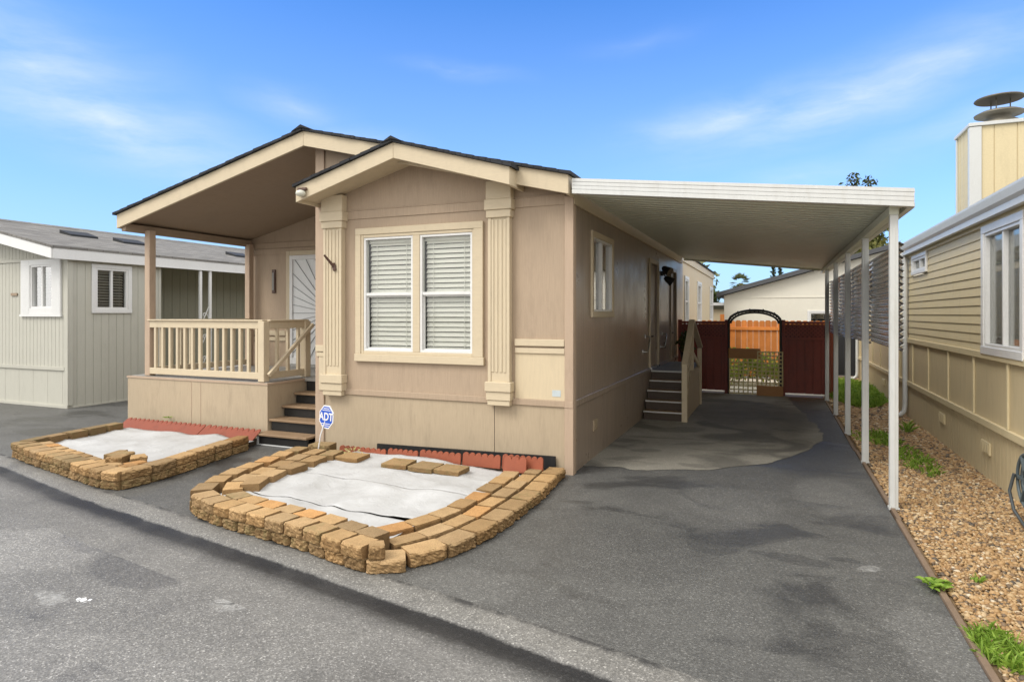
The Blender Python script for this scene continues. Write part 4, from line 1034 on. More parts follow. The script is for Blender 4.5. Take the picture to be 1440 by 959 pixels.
# white house beyond
Wh = thing('house', (2, 24, 0), 'white gabled house with a dark grey roof behind the cedar fence', 'house')
def zw(x): return 2.24+.279*(x+1.53) if x < 3.4 else 2.24+.279*4.93-.279*(x-3.4)
m = MB(); wallgrid(m, (-1.53, 22, 0), (1,0,0), (0,-1,0), 0, 9.6, 0, lambda u: zw(u-1.53)-.02, [(1.05+1.53,2.0+1.53,1.34,1.66)], ubr=[4.93]); m.box(-1.53,-1.51,22.001,32,0,2.2); m.box(8.05,8.07,22.001,32,0,2.2); obj('wall', m, M['wht2'], Wh)
m = MB(); m.box(-1.53,8.07,21.985,21.998,2.13,2.16); obj('trim_band', m, M['wht2'], Wh)
m = MB()
for (a, b) in ((-1.75,3.4),(3.4,8.4)): m.prism([(a,zw(a)+.14),(b,zw(b)+.14),(b,zw(b)+.0),(a,zw(a)+.0)], 'y', 21.75, 32)
obj('roof', m, paint('slate_grey_roof', (.085,.088,.095), .8, .1), Wh)
window(Wh, (-1.53,22,0), (1,0,0), (0,-1,0), 2.58, 3.53, 1.34, 1.66, 'slider', .06, M['white'], frame=.04, glassm=M['glassd'])
G = thing('shed', (-2.4, 24.5, 0), 'low cream outbuilding with a white eave left of the white gabled house', 'outbuilding')
m = MB(); m.box(-4.5,-1.58,24,27,0,1.78); obj('wall', m, M['cream'], G)
m = MB(); m.box(-4.6,-1.56,23.8,27.1,1.92,2.02); obj('roof', m, M['white'], G)
m = MB(); m.box(-4.5,-1.58,24.05,26.9,1.781,1.919); obj('eave_band', m, M['grey_sh'], G)

# ------------------------------------------------------------------ trees
def tree(name, x, y, h, r, label, lm, n=2600, lsize=.22, clumps=16, trunk=.14, lop=1., low=.35, top=None):
    t = thing(name, (x, y, 0), label, 'tree')
    m = MB(); m.tube([(x,y,-.1),(x+.05,y,h*.25),(x-.05,y+.05,h*.5),(x,y,h*.85)], [trunk,trunk*.8,trunk*.55,trunk*.15], 9)
    cl = []
    for k in range(clumps):
        a = random.uniform(0,6.3); q = random.uniform(low,1); rr = r*math.sqrt(max(0,1-((q-.6)/.55)**2))*random.uniform(.3,.95)
        c = Vector((x+rr*math.cos(a), y+rr*math.sin(a), h*q)); cl.append(c)
        m.tube([(x,y,h*max(.2,q-.3)), ((x+c.x)/2,(y+c.y)/2,h*(q-.12)), c], [trunk*.3,trunk*.2,trunk*.06], 5)
    obj('trunk', m, M['bark'], t)
    pts = []
    for c in cl: s_ = r*random.uniform(.24,.42); pts += cloud(c, (s_,s_,s_*.75), n//clumps)
    leaves('crown', pts, lm, t, size=lsize)
    return t
tree('broadleaf_tree', 2.62, 24, 4.75, 1.15, 'tall leafy tree rising behind the carport screens at the right', M['leafo'], 9000, .17, 34, .13, low=.3)
t = thing('tree', (2.95, 25, 0), 'thin bare topped tree with two leafy tips above the carport roof', 'tree')
m = MB(); m.tube([(2.85,25,0),(2.85,25,4),(2.72,25,5.6),(2.6,25,6.45)], [.09,.06,.035,.01], 7); m.tube([(2.85,25,4.6),(2.98,25,5.6),(3.08,25,6.35)], [.04,.025,.01], 6); obj('trunk', m, M['bark'], t)
leaves('crown', cloud((2.55,25,6.3),(.28,.25,.3),60)+cloud((3.1,25,6.2),(.3,.25,.28),75)+cloud((2.62,25,6.5),(.15,.1,.12),16)+cloud((2.85,25,5.6),(.3,.3,.5),60), M['leafd'], t, size=.16)
tree('broadleaf_tree', -2.85, 31, 2.9, 1.1, 'rounded tree seen between the far end of the tan home and the white house', M['leafd'], 2400, .26, 14, .14, low=.45)
tree('broadleaf_tree', -5.0, 34, 4.4, 1.8, 'drooping tree top showing above the far end of the tan home', M['leafp'], 2200, .34, 12, .14, low=.5)
def fanpalm(x, y, h, r, label):
    t = thing('palm_tree', (x,y,0), label, 'palm tree')
    m = MB(); m.tube([(x,y,0),(x+.1,y,h*.5),(x,y,h)], [.2,.17,.14], 10); obj('trunk', m, M['bark'], t)
    vs = []; fs = []; tn = []
    for k in range(34):
        a = random.uniform(0,6.3); e = random.uniform(-.9,1.45); d = Vector((math.cos(a)*math.cos(e), math.sin(a)*math.cos(e), math.sin(e)))
        sd = d.cross(Vector((0,0,1))).normalized(); up = sd.cross(d); base = Vector((0,0,h))+d*r*.45
        for j in range(11):
            f = (j-5)/5*1.15; dd = (d*math.cos(f)+sd*math.sin(f)).normalized(); L = r*.6*(1-.25*abs(f)); o = len(vs); w = .035
            tip = base+dd*L+Vector((0,0,-.12*L)); sw = dd.cross(up).normalized()*w
            vs += [base, base+dd*L*.5+sw, tip, base+dd*L*.5-sw]; fs.append((o,o+1,o+2,o+3)); tn += [random.random()]*4
    me = bpy.data.meshes.new('crown'); me.from_pydata(vs, [], fs); me.materials.append(M['leafp']); at = me.attributes.new('tone','FLOAT','POINT'); at.data.foreach_set('value', tn)
    o = bpy.data.objects.new('crown', me); COL.objects.link(o); o.parent = t
fanpalm(-2.1, 46, 3.75, .8, 'small fan palm top just above the dark roof of the white house')
fanpalm(-19.5, 24, 4.05, .5, 'tiny palm crown above the grey shingle roof beyond the porch')
for k, (x, y, h) in enumerate(((-.02,48,5.15),(.42,48,5.05))):
    t = thing('cypress_tree', (x,y,0), ['thin dark cypress tip above the roof, left of a pair', 'thin dark cypress tip above the roof, right of a pair'][k], 'cypress', 'pair of cypresses beyond the white house')
    m = MB(); m.tube([(x,y,0),(x,y,h)], [.12,.02], 7); obj('trunk', m, M['bark'], t)
    pts = []
    for i in range(700): z = random.uniform(.5,h); rr = .28*(1-z/h)**.7+.03; a = random.uniform(0,6.3); q = math.sqrt(random.random()); pts.append((x+rr*q*math.cos(a), y+rr*q*math.sin(a), z))
    leaves('crown', pts, M['leafc'], t, size=.2, droop=-.6)

# ------------------------------------------------------------------ planter blocks
def block(center, ang, w, d, h, z0, mat, label, group, taper=.12, rough=.011, back=False):
    b = bmesh.new(); N = 9
    bmesh.ops.create_cube(b, size=1)
    for ax, cuts in ((0, 15), (1, 6), (2, 7)):
        es = [e for e in b.edges if abs((e.verts[0].co-e.verts[1].co)[ax]) > 1e-4]
        bmesh.ops.subdivide_edges(b, edges=es, cuts=cuts, use_grid_fill=True)
    sd = random.uniform(0,500)
    ph = [random.uniform(-.04,.04) for _ in range(4)]
    for v in b.verts:
        x, y, z = v.co.x, v.co.y, v.co.z; t = (y+.5)                       # y=-.5 is the split face
        fx = abs(x)*2; fz = abs(z)*2; fy = abs(y)*2
        X = x*w*(1-taper*t); Y = y*d; Z = z*h
        q = Vector((X*34+sd, Y*34, Z*34))
        front = max(0, 1-t*4)
        dn = noise.noise(q)*.55+noise.noise(q*2.3)*.45+noise.noise(q*5)*.25
        Y += front*(rough*dn*1.5 - rough*.9*0) 
        if y < -.49: Y += rough*1.5*(fx**9) + rough*.9*(max(0,fz)**10)
        X += front*rough*.7*noise.noise(q+Vector((9,0,0)))
        e = .0016; X += e*noise.noise(q*1.5); Z += e*noise.noise(q*1.5+Vector((5,5,5)))+(.002*noise.noise(q*.3))
        if (fx > .99) + (fy > .99) + (fz > .99) >= 2:                         # worn arrises
            k = 1-random.uniform(.002,.012); X *= k; Y *= 1-random.uniform(.002,.008); Z *= 1-random.uniform(.0,.025)
        v.co = Vector((X, Y, Z+h/2))
    me = bpy.data.meshes.new('wall_block'); b.to_mesh(me); b.free(); me.materials.append(mat)
    o = bpy.data.objects.new('wall_block', me); COL.objects.link(o)
    o.location = (center[0], center[1], z0); o.rotation_euler = (random.uniform(-.012,.012), random.uniform(-.012,.012), ang+random.uniform(-.055,.055))
    return tag(o, label, 'block', group)
def resample(pts, step=None, n=None, off=0.):
    pts = [Vector((p[0],p[1],0)) for p in pts]; L = [0]
    for a, b in zip(pts, pts[1:]): L.append(L[-1]+(b-a).length)
    n = n or max(1, round((L[-1]-off)/step)); st_ = (L[-1]-off)/n; out = []
    def at(s_):
        for i in range(len(L)-1):
            if s_ <= L[i+1] or i == len(L)-2:
                t_ = (s_-L[i])/(L[i+1]-L[i]); return pts[i].lerp(pts[i+1], t_)
    for k in range(n):
        a, b = at(off+k*st_), at(off+(k+1)*st_); out.append((a, b))
    return out
def row(path, inset, d, h, z0, step, label, group, mats, off=0., gap=.012, taper=.12, n=None, skip=(), rough=.011, zj=.003, rot=0.):
    """blocks laid along a path whose left side is the inside of the bed"""
    outl = []
    for i, (a, b) in enumerate(resample(path, step, n, off)):
        if i in skip: continue
        dr = (b-a); w = dr.length; dr.normalize(); nin = Vector((-dr.y, dr.x, 0))
        c0 = (a+b)/2 + nin*(inset+d/2)
        ang = math.atan2(dr.y, dr.x) + rot
        mat = random.choices(list(mats), [mats[k] for k in mats])[0]
        outl.append(block(c0, ang, w-gap, d, h, z0+random.uniform(-zj,zj), M[mat], label, group, taper, rough))
    return outl
MIX = {'brick': 8, 'bricko': 1, 'brickm': 1.2}; MIXM = {'brickm': 5, 'brick': 3}; MIXR = {'brick': 8, 'bricko': 1, 'bricky': .7}
cz = .083
RF = [(-4.36,3.66),(-4.22,3.58),(-4.03,3.52),(-3.79,3.46),(-3.57,3.43),(-3.35,3.40),(-3.14,3.37),(-2.92,3.33),(-2.67,3.26),(-2.42,3.20),(-2.34,3.185)]
row(RF, .012, .155, cz, .001, .20, 'rough brown block in the bottom course on the road side of the larger bed', 'bottom course on the road side of the larger bed', MIXM, n=11, rough=.016)
RF2 = row(RF, -.004, .17, cz, cz+.002, .20, 'tan block in the top course on the road side of the larger bed', 'top course on the road side of the larger bed', MIX, off=.07, n=10)
RF2[-1]['label'] = 'large tan block ending the top course at the road corner of the larger bed'
RI = [(-4.05,3.72),(-3.80,3.63),(-3.55,3.60),(-3.30,3.56),(-3.05,3.52),(-2.85,3.49),(-2.62,3.42),(-2.36,3.35)]
row(RI, 0, .15, cz*1.9, .01, .21, 'smooth tan block in the inner row on the road side of the larger bed', 'inner row on the road side of the larger bed', MIX, n=8, rough=.005)
block((-2.285,3.275), R(35), .10, .11, .085, cz+.004, M['brick'], 'small broken block piece standing on the road corner of the larger bed', 'loose blocks of the larger bed')
block((-2.245,3.335), R(28), .24, .18, cz, .001, M['brick'], 'tan corner block under the broken piece at the road corner of the larger bed', 'loose blocks of the larger bed')
RL = [(-4.80,5.42),(-4.77,5.05),(-4.70,4.72),(-4.67,4.42),(-4.60,4.15),(-4.52,3.92),(-4.40,3.68)]
row(RL, 0, .17, cz, .001, .26, 'brown bottom course block on the path side of the larger bed', 'bottom course on the path side of the larger bed', MIXM, n=7, rough=.008)
row(RL, 0, .17, cz, cz+.002, .26, 'tan top course block on the path side of the larger bed', 'top course on the path side of the larger bed', MIX, n=7, off=.02, rough=.005, rot=.13, gap=.02)
RM = [(-4.58,5.42),(-4.56,5.05),(-4.50,4.72),(-4.47,4.42),(-4.41,4.15),(-4.34,3.98),(-4.22,3.80)]
row(RM, .02, .16, cz*1.85, .005, .27, 'tan block in the middle row on the path side of the larger bed', 'middle row on the path side of the larger bed', MIX, n=6, rough=.005, rot=.1, gap=.025)
RN = [(-4.32,5.36),(-4.30,5.0),(-4.28,4.7),(-4.29,4.4),(-4.24,4.1),(-4.16,3.92)]
row(RN, .03, .165, cz*2.15, .004, .28, 'thick tan block beside the fabric on the path side of the larger bed', 'inner row on the path side of the larger bed', MIX, n=5, rough=.006, rot=.1, gap=.022)
block((-4.62,5.60), R(5), .27, .19, .165, .002, M['brickm'], 'brown block at the wall beside the blue sign stake', 'loose blocks of the larger bed')
RR = [(-2.10,3.37),(-1.97,3.56),(-1.88,3.84),(-1.84,4.14),(-1.83,4.41),(-1.83,4.72),(-1.83,5.08),(-1.86,5.45),(-1.89,5.90)]
row(RR, 0, .17, .09, .001, .29, 'tan block in the outer row on the driveway side of the larger bed', 'outer row on the driveway side of the larger bed', MIX, n=9, taper=.06, rough=.014, gap=.02)
row([(-2.28,3.46),(-2.15,3.66),(-2.07,3.90),(-2.02,4.15),(-2.01,4.42),(-2.01,4.72),(-2.01,5.08),(-2.03,5.45),(-2.05,5.78)], 0.016, .142, .096, .001, .27, 'tan block in the middle row on the driveway side of the larger bed', 'middle row on the driveway side of the larger bed', MIXR, n=9, taper=.05, rough=.004, gap=.02, zj=.005)
row([(-2.44,3.58),(-2.32,3.78),(-2.24,3.98),(-2.19,4.2),(-2.175,4.45),(-2.17,4.75),(-2.175,5.08),(-2.19,5.4),(-2.22,5.55)], .016, .155, .104, .001, .27, 'tan block beside the fabric on the driveway side of the larger bed', 'inner row on the driveway side of the larger bed', MIXR, n=8, taper=.05, rough=.004, gap=.022, zj=.006)
# left bed
LF = [(-7.90,4.30),(-7.58,4.22),(-7.21,4.12),(-6.78,4.04),(-6.33,3.94),(-6.11,3.89),(-5.75,3.82),(-5.48,3.83)]
row(LF, .01, .155, cz, .001, .21, 'rough brown block in the bottom course on the road side of the left bed', 'bottom course on the road side of the left bed', MIXM, n=11, rough=.016)
row(LF, -.004, .19, cz, cz+.002, .2, 'grey brown block in the top course on the road side of the left bed', 'top course on the road side of the left bed', {'brickm': 3, 'brick': 4}, n=12, off=.03)
row([(-7.72,4.43),(-7.38,4.34),(-7.0,4.24),(-6.6,4.15),(-6.2,4.05),(-5.85,4.0)], .0, .16, cz*1.75, .003, .22, 'tan block in the inner row on the road side of the left bed', 'inner row on the road side of the left bed', MIX, n=9, rough=.006)
LRt = [(-5.45,3.88),(-5.43,4.11),(-5.46,4.42),(-5.52,4.69),(-5.58,5.0),(-5.64,5.28),(-5.70,5.62)]
row(LRt, 0, .14, cz, .001, .29, 'mossy block in the bottom course of the left bed beside the front path', 'bottom course on the path side of the left bed', {'brickm': 1}, n=6, rough=.016, taper=.05)
row(LRt, -.004, .16, cz, cz+.002, .29, 'tan block in the top course of the left bed beside the front path', 'top course on the path side of the left bed', MIX, n=6, rough=.014, taper=.05)
LLt = [(-8.06,5.62),(-8.02,5.3),(-7.99,5.09),(-7.96,4.85),(-7.93,4.6),(-7.88,4.36)]
row(LLt, .03, .13, cz, .001, .27, 'brown bottom course block on the far side of the left bed', 'bottom course on the far side of the left bed', MIXM, n=5, rough=.004)
row(LLt, .02, .15, cz*1.1, cz+.002, .27, 'brown top course block on the far side of the left bed', 'top course on the far side of the left bed', {'brickm': 1, 'brick': 1}, n=5, rough=.004)
for k, (x, y, a, w, d, h, z0) in enumerate(((-6.03,4.24,20,.16,.17,.10,.09),(-5.90,4.36,60,.15,.15,.09,.09),(-6.16,4.36,100,.24,.14,.09,.09),(-6.32,4.42,105,.26,.10,.075,.09),(-5.76,4.22,80,.20,.13,.07,.085),(-5.70,4.10,75,.16,.12,.075,.085))):
    block((x,y), R(a), w, d, h, z0, M[['brick','brick','brickm','brickm','bricko','bricko'][k]], ['rounded tan block of the heap on the left bed fabric, nearest the road', 'tan block at the right of the heap on the left bed fabric', 'flat brown block in the middle of the heap on the left bed fabric', 'thin brown block at the back of the heap on the left bed fabric', 'orange tan block lying against the path side row of the left bed', 'short orange block wedged beside the path side row of the left bed'][k], 'loose blocks on the left bed', taper=.2)
# soil, fabric
def bed(name, poly, z, mat): b = MB(); b.prism(poly, 'z', .005, z); return struct(name, b, mat)
bed('soil_bed', [(-4.25,3.72),(-2.42,3.40),(-2.12,3.6),(-2.0,4.1),(-2.0,5.9),(-4.55,5.9),(-4.45,4.3)], .04, M['soil'])
bed('soil_bed', [(-7.85,4.42),(-5.6,4.0),(-5.66,4.9),(-5.86,5.95),(-8.1,5.95)], .062, M['soil'])
def sheet(label, group, y0f, y1f, x0f, x1f, zf, seed, nx=44, ny=26):
    m = MB(); vs = []; fs = []
    for j in range(ny+1):
        for i in range(nx+1):
            s_, t_ = i/nx, j/ny
            ya, yb = y0f(s_), y1f(s_); y = ya+(yb-ya)*t_; x = x0f(y)+(x1f(y)-x0f(y))*s_
            z = zf(x, y)+.022*max(0,1-3.2*abs(noise.noise(Vector((x*1.1+y*.5,y*1.4-x*.3,9.)))))**2+.028*noise.noise(Vector((x*1.8,y*2.6,3.)))+.014*noise.noise(Vector((x*5+3,y*3.5,3.)))+.004*noise.noise(Vector((x*14,y*9,seed)))
            vs.append((x,y,z))
    w = nx+1
    for j in range(ny):
        for i in range(nx): fs.append((j*w+i, j*w+i+1, (j+1)*w+i+1, (j+1)*w+i))
    nv = len(vs); vs += [(x,y,z-.004) for x,y,z in vs]; fs += [tuple(nv+q for q in f[::-1]) for f in fs]
    for i in range(nx): fs.append((i, nv+i, nv+i+1, i+1)); k = ny*w+i; fs.append((k, k+1, nv+k+1, nv+k))
    m.add(vs, fs, True); c0 = (x0f(4.5)+x1f(4.5))/2
    return tag(obj('fabric_sheet', m, M['fabric'], loc=(c0,4.6,.06)), label, 'fabric', group)
XA = lambda y: -4.17 if y > 3.95 else -4.1+ (3.95-y)*.0
XB = lambda y: interp([(3.4,-2.46),(3.9,-2.33),(4.3,-2.24),(5.7,-2.24)], y)
ZF = lambda x, y: .112-.046*(x+4.1)/1.9
s1 = lambda s_: 4.67+.035*noise.noise(Vector((s_*4,1,1)))-.03*s_
s2_ = lambda s_: 4.0+.04*noise.noise(Vector((s_*4,5,1)))-.06*s_
sheet('back strip of white landscape fabric along the house wall in the larger bed', 'white fabric strips', lambda s_: s1(s_)+.012+.02*max(0,noise.noise(Vector((s_*6,2,0)))), lambda s_: 5.62, XA, XB, ZF, 3.)
sheet('middle strip of white landscape fabric in the larger bed', 'white fabric strips', lambda s_: s2_(s_)+.008+.045*max(0,s_-.55)*2*abs(noise.noise(Vector((s_*5,2,0)))), s1, XA, XB, lambda x,y: ZF(x,y)+.005+.018*max(0,min(1,(x+2.9)/.5))*max(0,1-(y-3.9)/.3), 8.)
sheet('front strip of white landscape fabric nearest the road in the larger bed', 'white fabric strips', lambda s_: 3.74-.31*s_, s2_, lambda y: -4.22 if y > 3.72 else -4.1, XB, lambda x,y: ZF(x,y)+.002, 14.)
sheet('single sheet of white landscape fabric in the smaller left bed', 'white fabric strips', lambda s_: 4.50-.36*s_, lambda s_: 5.72, lambda y: -7.80-.08*(y-4.4), lambda y: -5.58-.09*(y-4), lambda x,y: .088, 21.)
PVL = ['leftmost flat tan paving block lying on the white fabric', 'second flat paving block from the left on the white fabric', 'brown flat paving block, third from the left on the white fabric', 'brown flat paving block nearest the driveway on the white fabric']
for k, (x, y, a) in enumerate(((-3.97,5.27,4),(-3.41,5.27,2),(-3.11,5.28,-2),(-2.84,5.30,2))):
    o = block((x,y), R(a), .27, .25, .045, ZF(x,y)+.008, M[['brick','brickm','brickm','brickm'][k]], PVL[k], 'flat paving blocks on the fabric', taper=.05, rough=.003); o.name = 'paving_block'
# scalloped terracotta edging
def scallop(x0, x1, y, z0, z1, label, lean=0., n=None, yaw=0., mat='redc'):
    n = n or max(2, round((x1-x0)/.066)); w = (x1-x0)/n; poly = [(x0, z0)]; 
    m = MB(); top = []
    for i in range(n):
        for k in range(7):
            a = math.pi*(1-k/6); top.append((x0+w*(i+.5)+w*.48*math.cos(a), z1-.03+.03*math.sin(a)))
    poly = [(x0,z0),(x1,z0)]+top[::-1]
    def P(p, d): zz = p[1]; return (p[0], y+d+(zz-z0)*lean+(p[0]-x0)*yaw, zz)
    q = len(poly); m.add([P(p,0) for p in poly]+[P(p,.02) for p in poly], [tuple(range(q)), tuple(range(q,2*q))[::-1]]+[(i,(i+1)%q+0,q+(i+1)%q,q+i)[::-1] for i in range(q)])
    return tag(obj('scalloped_edging', m, M[mat], loc=((x0+x1)/2,y,z0), bevel=.003), label, 'garden edging', 'scalloped red edging')
ED = [(-4.40,-3.80),(-3.79,-3.42),(-3.41,-2.93),(-2.92,-2.50),(-2.49,-2.06)]
EL = ['scalloped red edging piece next to the blue sign', 'second scalloped red edging piece from the blue sign', 'middle scalloped red edging piece behind the paving blocks', 'scalloped red edging piece behind the brown paving block nearest the driveway', 'scalloped red edging piece nearest the driveway']
for k, (a, b) in enumerate(ED): scallop(a, b, 5.60+.022*k, .07, .165+.012*k, EL[k], .15)
scallop(-2.44, -2.20, 5.60, .07, .215, 'short red edging piece leaning in front of the others by the driveway', .25, 3)
LEN = [(-8.18,-6.72),(-6.71,-5.80)]
for k, (a, b) in enumerate(LEN): 
    scallop(a, b, 5.74, .075, .185, ['long red edging piece leaning on the porch skirting', 'shorter red edging piece leaning on the porch skirting beside the steps'][k], 1.5, int((b-a)/.085), mat='redl')
m = MB(); m.prism([(-4.15,.0),(-2.02,.0),(-2.02,.175),(-4.15,.135)], 'y', 5.955, 5.975); tag(obj('edging_strip', m, M['plastic'], loc=(-3.2,5.96,0)), 'black plastic edging strip standing behind the scalloped red pieces', 'edging strip')
# ------------------------------------------------------------------ yard sign
sg = thing('yard_sign', (-4.50, 5.42, .165), 'blue and white octagonal security sign on a thin white stake', 'sign')
m = MB(); m.tube([(-4.535,5.42,.12),(-4.50,5.42,.30),(-4.43,5.432,.50)], .007, 8); obj('stake', m, M['signw'], sg)
ya = R(-34); ux = Vector((math.cos(ya), -math.sin(ya)*-1, 0)); ux = Vector((math.cos(R(-14)), math.sin(R(-14)), 0)); un = Vector((ux.y, -ux.x, 0)); cN = Vector((-4.425, 5.425, .50)); zz = Vector((.06,0,1)).normalized()
def octo(r, d0, d1, ry=1.0):
    m = MB(); pts = [(r*math.cos(R(22.5+45*i)), r*ry*math.sin(R(22.5+45*i))) for i in range(8)]
    f = lambda p, d: cN+ux*p[0]+zz*p[1]+un*d
    m.add([f(p,d0) for p in pts]+[f(p,d1) for p in pts], [tuple(range(8))[::-1], tuple(range(8,16))]+[(i,(i+1)%8,8+(i+1)%8,8+i) for i in range(8)]); return m
obj('panel', octo(.128,-.004,.004,1.05), M['signw'], sg)
bf = obj('blue_face', octo(.114,.0042,.0055,1.05), M['blue'], sg)
def signquad(a, b, lo, hi, d, shear=0): 
    m = MB(); f = lambda x, z, dd: cN+ux*x+zz*z+un*dd
    m.add([f(a,lo,d),f(b,lo+shear,d),f(b,hi+shear,d),f(a,hi,d)], [(0,1,2,3)]); return m
m = MB()
for (lo, hi, w) in ((.088,.096,.05),(.068,.076,.07),(-.076,-.068,.075),(-.096,-.088,.055)):
    q = signquad(-w, w, lo, hi, .0062); m.add(q.v, q.f)
obj('stripe', m, M['signw'], bf)
cu = bpy.data.curves.new('letters', 'FONT'); cu.body = 'ADT'; cu.size = .115; cu.align_x = 'CENTER'; cu.align_y = 'CENTER'; cu.extrude = .0005; cu.offset = .003
to = bpy.data.objects.new('letters', cu); COL.objects.link(to)
dg = bpy.context.evaluated_depsgraph_get(); me = bpy.data.meshes.new_from_object(to.evaluated_get(dg)); bpy.data.objects.remove(to); bpy.data.curves.remove(cu)
rot = Matrix((ux, zz, un)).transposed().to_4x4(); me.transform(Matrix.Translation(cN+un*.0068-Vector(sg.location)) @ rot)
me.materials.clear(); me.materials.append(M['signw']); lo_ = bpy.data.objects.new('lettering', me); COL.objects.link(lo_); lo_.parent = bf
# ------------------------------------------------------------------ hose reel
hr = thing('hose_reel', (1.80, 5.85, .3), 'grey hose wound on a wheel with a red knob against the straw wall', 'hose reel')
hc = Vector((1.80, 5.74, .36)); 
def wheel(y, r): return [(hc.x+.0, y+r*math.cos(a), hc.z+r*math.sin(a)) for a in [2*math.pi*i/24 for i in range(24)]]
m = MB()
for dx in (-.07,.07):
    m.tube([(p[0]+dx,p[1],p[2]) for p in wheel(hc.y,.20)], .012, 8, closed=True); m.tube([(p[0]+dx,p[1],p[2]) for p in wheel(hc.y,.09)], .010, 8, closed=True)
    for k in range(6): a = k*math.pi/3; m.bar((hc.x+dx,hc.y+.08*math.cos(a),hc.z+.08*math.sin(a)),(hc.x+dx,hc.y+.2*math.cos(a),hc.z+.2*math.sin(a)),.018,.03,up=(1,0,0))
m.tube([(hc.x-.09,hc.y,hc.z),(hc.x+.11,hc.y,hc.z)], .03, 10); obj('wheel', m, paint('blue_grey_plastic', (.10,.125,.135), .45, .08), hr)
m = MB()
for j in range(4): m.tube([(p[0]-.05+j*.03,p[1],p[2]) for p in wheel(hc.y,.165+.012*(j%2))], .015, 8, closed=True)
m.tube([(hc.x-.1,hc.y+.17,hc.z+.02),(hc.x-.12,hc.y+.2,hc.z-.12),(hc.x-.11,hc.y+.14,hc.z-.25),(hc.x-.08,hc.y-.02,hc.z-.34),(hc.x-.05,hc.y-.3,hc.z-.345)], .012, 8); obj('hose', m, M['rubber'], hr)
m = MB(); m.lathe((hc.x-.02,hc.y,hc.z+.21), [(.015,0),(.015,.03),(.05,.035),(.055,.05),(.04,.065),(.01,.07)], 14); obj('knob', m, M['redp'], hr)
# ------------------------------------------------------------------ weeds
def blades(name, c, r, n, h, mat, label, cat='weed', group='weeds', w=.006, kind=None):
    vs = []; fs = []; tn = []
    for k in range(n):
        a = random.uniform(0,6.3); q = math.sqrt(random.random()); x, y = r[0]*q*math.cos(a), r[1]*q*math.sin(a)
        if noise.noise(Vector(((c[0]+x)*6,(c[1]+y)*6,3))) < -.32: continue
        d = Vector((random.gauss(0,.5),random.gauss(0,.5),1)).normalized(); L = h*random.uniform(.4,1.2); s_ = Vector((random.gauss(0,1),random.gauss(0,1),0)).normalized()*w*random.uniform(.7,1.6)
        b = Vector((x,y,0)); m_ = b+d*L*.6; tip = b+d*L+Vector((d.x,d.y,-.3))*L*.5; o = len(vs)
        vs += [b-s_*.6,b+s_*.6,m_+s_,tip,m_-s_]; fs.append((o,o+1,o+2,o+3,o+4)); tn += [random.random()]*5
    me = bpy.data.meshes.new(name); me.from_pydata(vs,[],fs); me.materials.append(mat); at = me.attributes.new('tone','FLOAT','POINT'); at.data.foreach_set('value',tn)
    o = bpy.data.objects.new(name, me); COL.objects.link(o); o.location = c; return tag(o, label, cat, group, kind)
blades('grass_patch', (1.45,14.4,0), (.5,2.3), 5200, .17, M['weed'], 'bright green grass patch at the far end of the gravel strip', 'grass', None, .012, 'stuff')
blades('weed_clump', (1.02,9.3,0), (.08,.4), 60, .06, M['weed'], 'sparse weeds beside the second carport post')
blades('weed_clump', (1.28,9.15,.0), (.20,.50), 420, .10, M['weed'], 'green weed patch in the gravel behind the nearest post')
blades('weed_clump', (1.42,7.95,.0), (.17,.75), 520, .085, M['weed'], 'long green weed streak in the middle of the gravel')
blades('weed_clump', (1.66,9.9,.0), (.05,.12), 40, .22, M['weed'], 'tall thin weed against the straw wall')
blades('weed_clump', (.985,3.62,.0), (.10,.20), 620, .085, M['weed'], 'feathery green weed clump at the bottom right by the drive edge', w=.004)
blades('weed_clump', (1.12,4.55,.0), (.03,.05), 26, .05, M['weed'], 'tiny weed sprig alone in the gravel', w=.006)
def rosette(c, r, n, label, mat=None, L=.11, group='weeds'):
    vs = []; fs = []; tn = []
    for k in range(n):
        a = 2*math.pi*k/n+random.uniform(-.3,.3); d = Vector((math.cos(a),math.sin(a),random.uniform(.15,.7))).normalized(); s_ = Vector((-d.y,d.x,0)).normalized(); LL = L*random.uniform(.6,1.2); w = LL*.20
        b0_ = Vector((random.uniform(-r,r),random.uniform(-r,r),.005)); o = len(vs)
        vs += [b0_, b0_+d*LL*.4+s_*w+Vector((0,0,.006)), b0_+d*LL*.75+s_*w*.9, b0_+d*LL-Vector((0,0,LL*.2)), b0_+d*LL*.75-s_*w*.9, b0_+d*LL*.4-s_*w+Vector((0,0,.006)), b0_+d*LL*.5-Vector((0,0,.004))]
        fs += [(o,o+1,o+6),(o+1,o+2,o+6),(o+2,o+3,o+6),(o+3,o+4,o+6),(o+4,o+5,o+6),(o+5,o,o+6)]; tn += [random.random()]*7
    me = bpy.data.meshes.new('broadleaf_weed'); me.from_pydata(vs,[],fs); me.materials.append(mat or M['weed']); at = me.attributes.new('tone','FLOAT','POINT'); at.data.foreach_set('value',tn)
    o = bpy.data.objects.new('broadleaf_weed', me); COL.objects.link(o); o.location = c; return tag(o, label, 'weed', group)
rosette((.865,4.30,.02), .045, 26, 'broad leafed green weed growing over the drive edge board', L=.085)
rosette((-7.55,6.0,.20), .02, 9, 'tiny green weed behind the red edging on the porch skirting', L=.05)
dl = leaves('dry_leaves', cloud((-4.12,5.48,.14),(.12,.05,.015),40), M['dry'], loc=(-4.12,5.48,.13), size=.05); tag(dl, 'small heap of pale dry leaves beside the red edging and the blue sign', 'leaves', None, 'stuff')
m = MB(); pts = cloud((-3.63,2.35,-.03),(.045,.03,.012),26)
for p in pts: m.obox(p, (.022,.016,.004), Matrix.Rotation(random.uniform(0,3),3,'Z') @ Matrix.Rotation(random.uniform(-.6,.6),3,'X'))
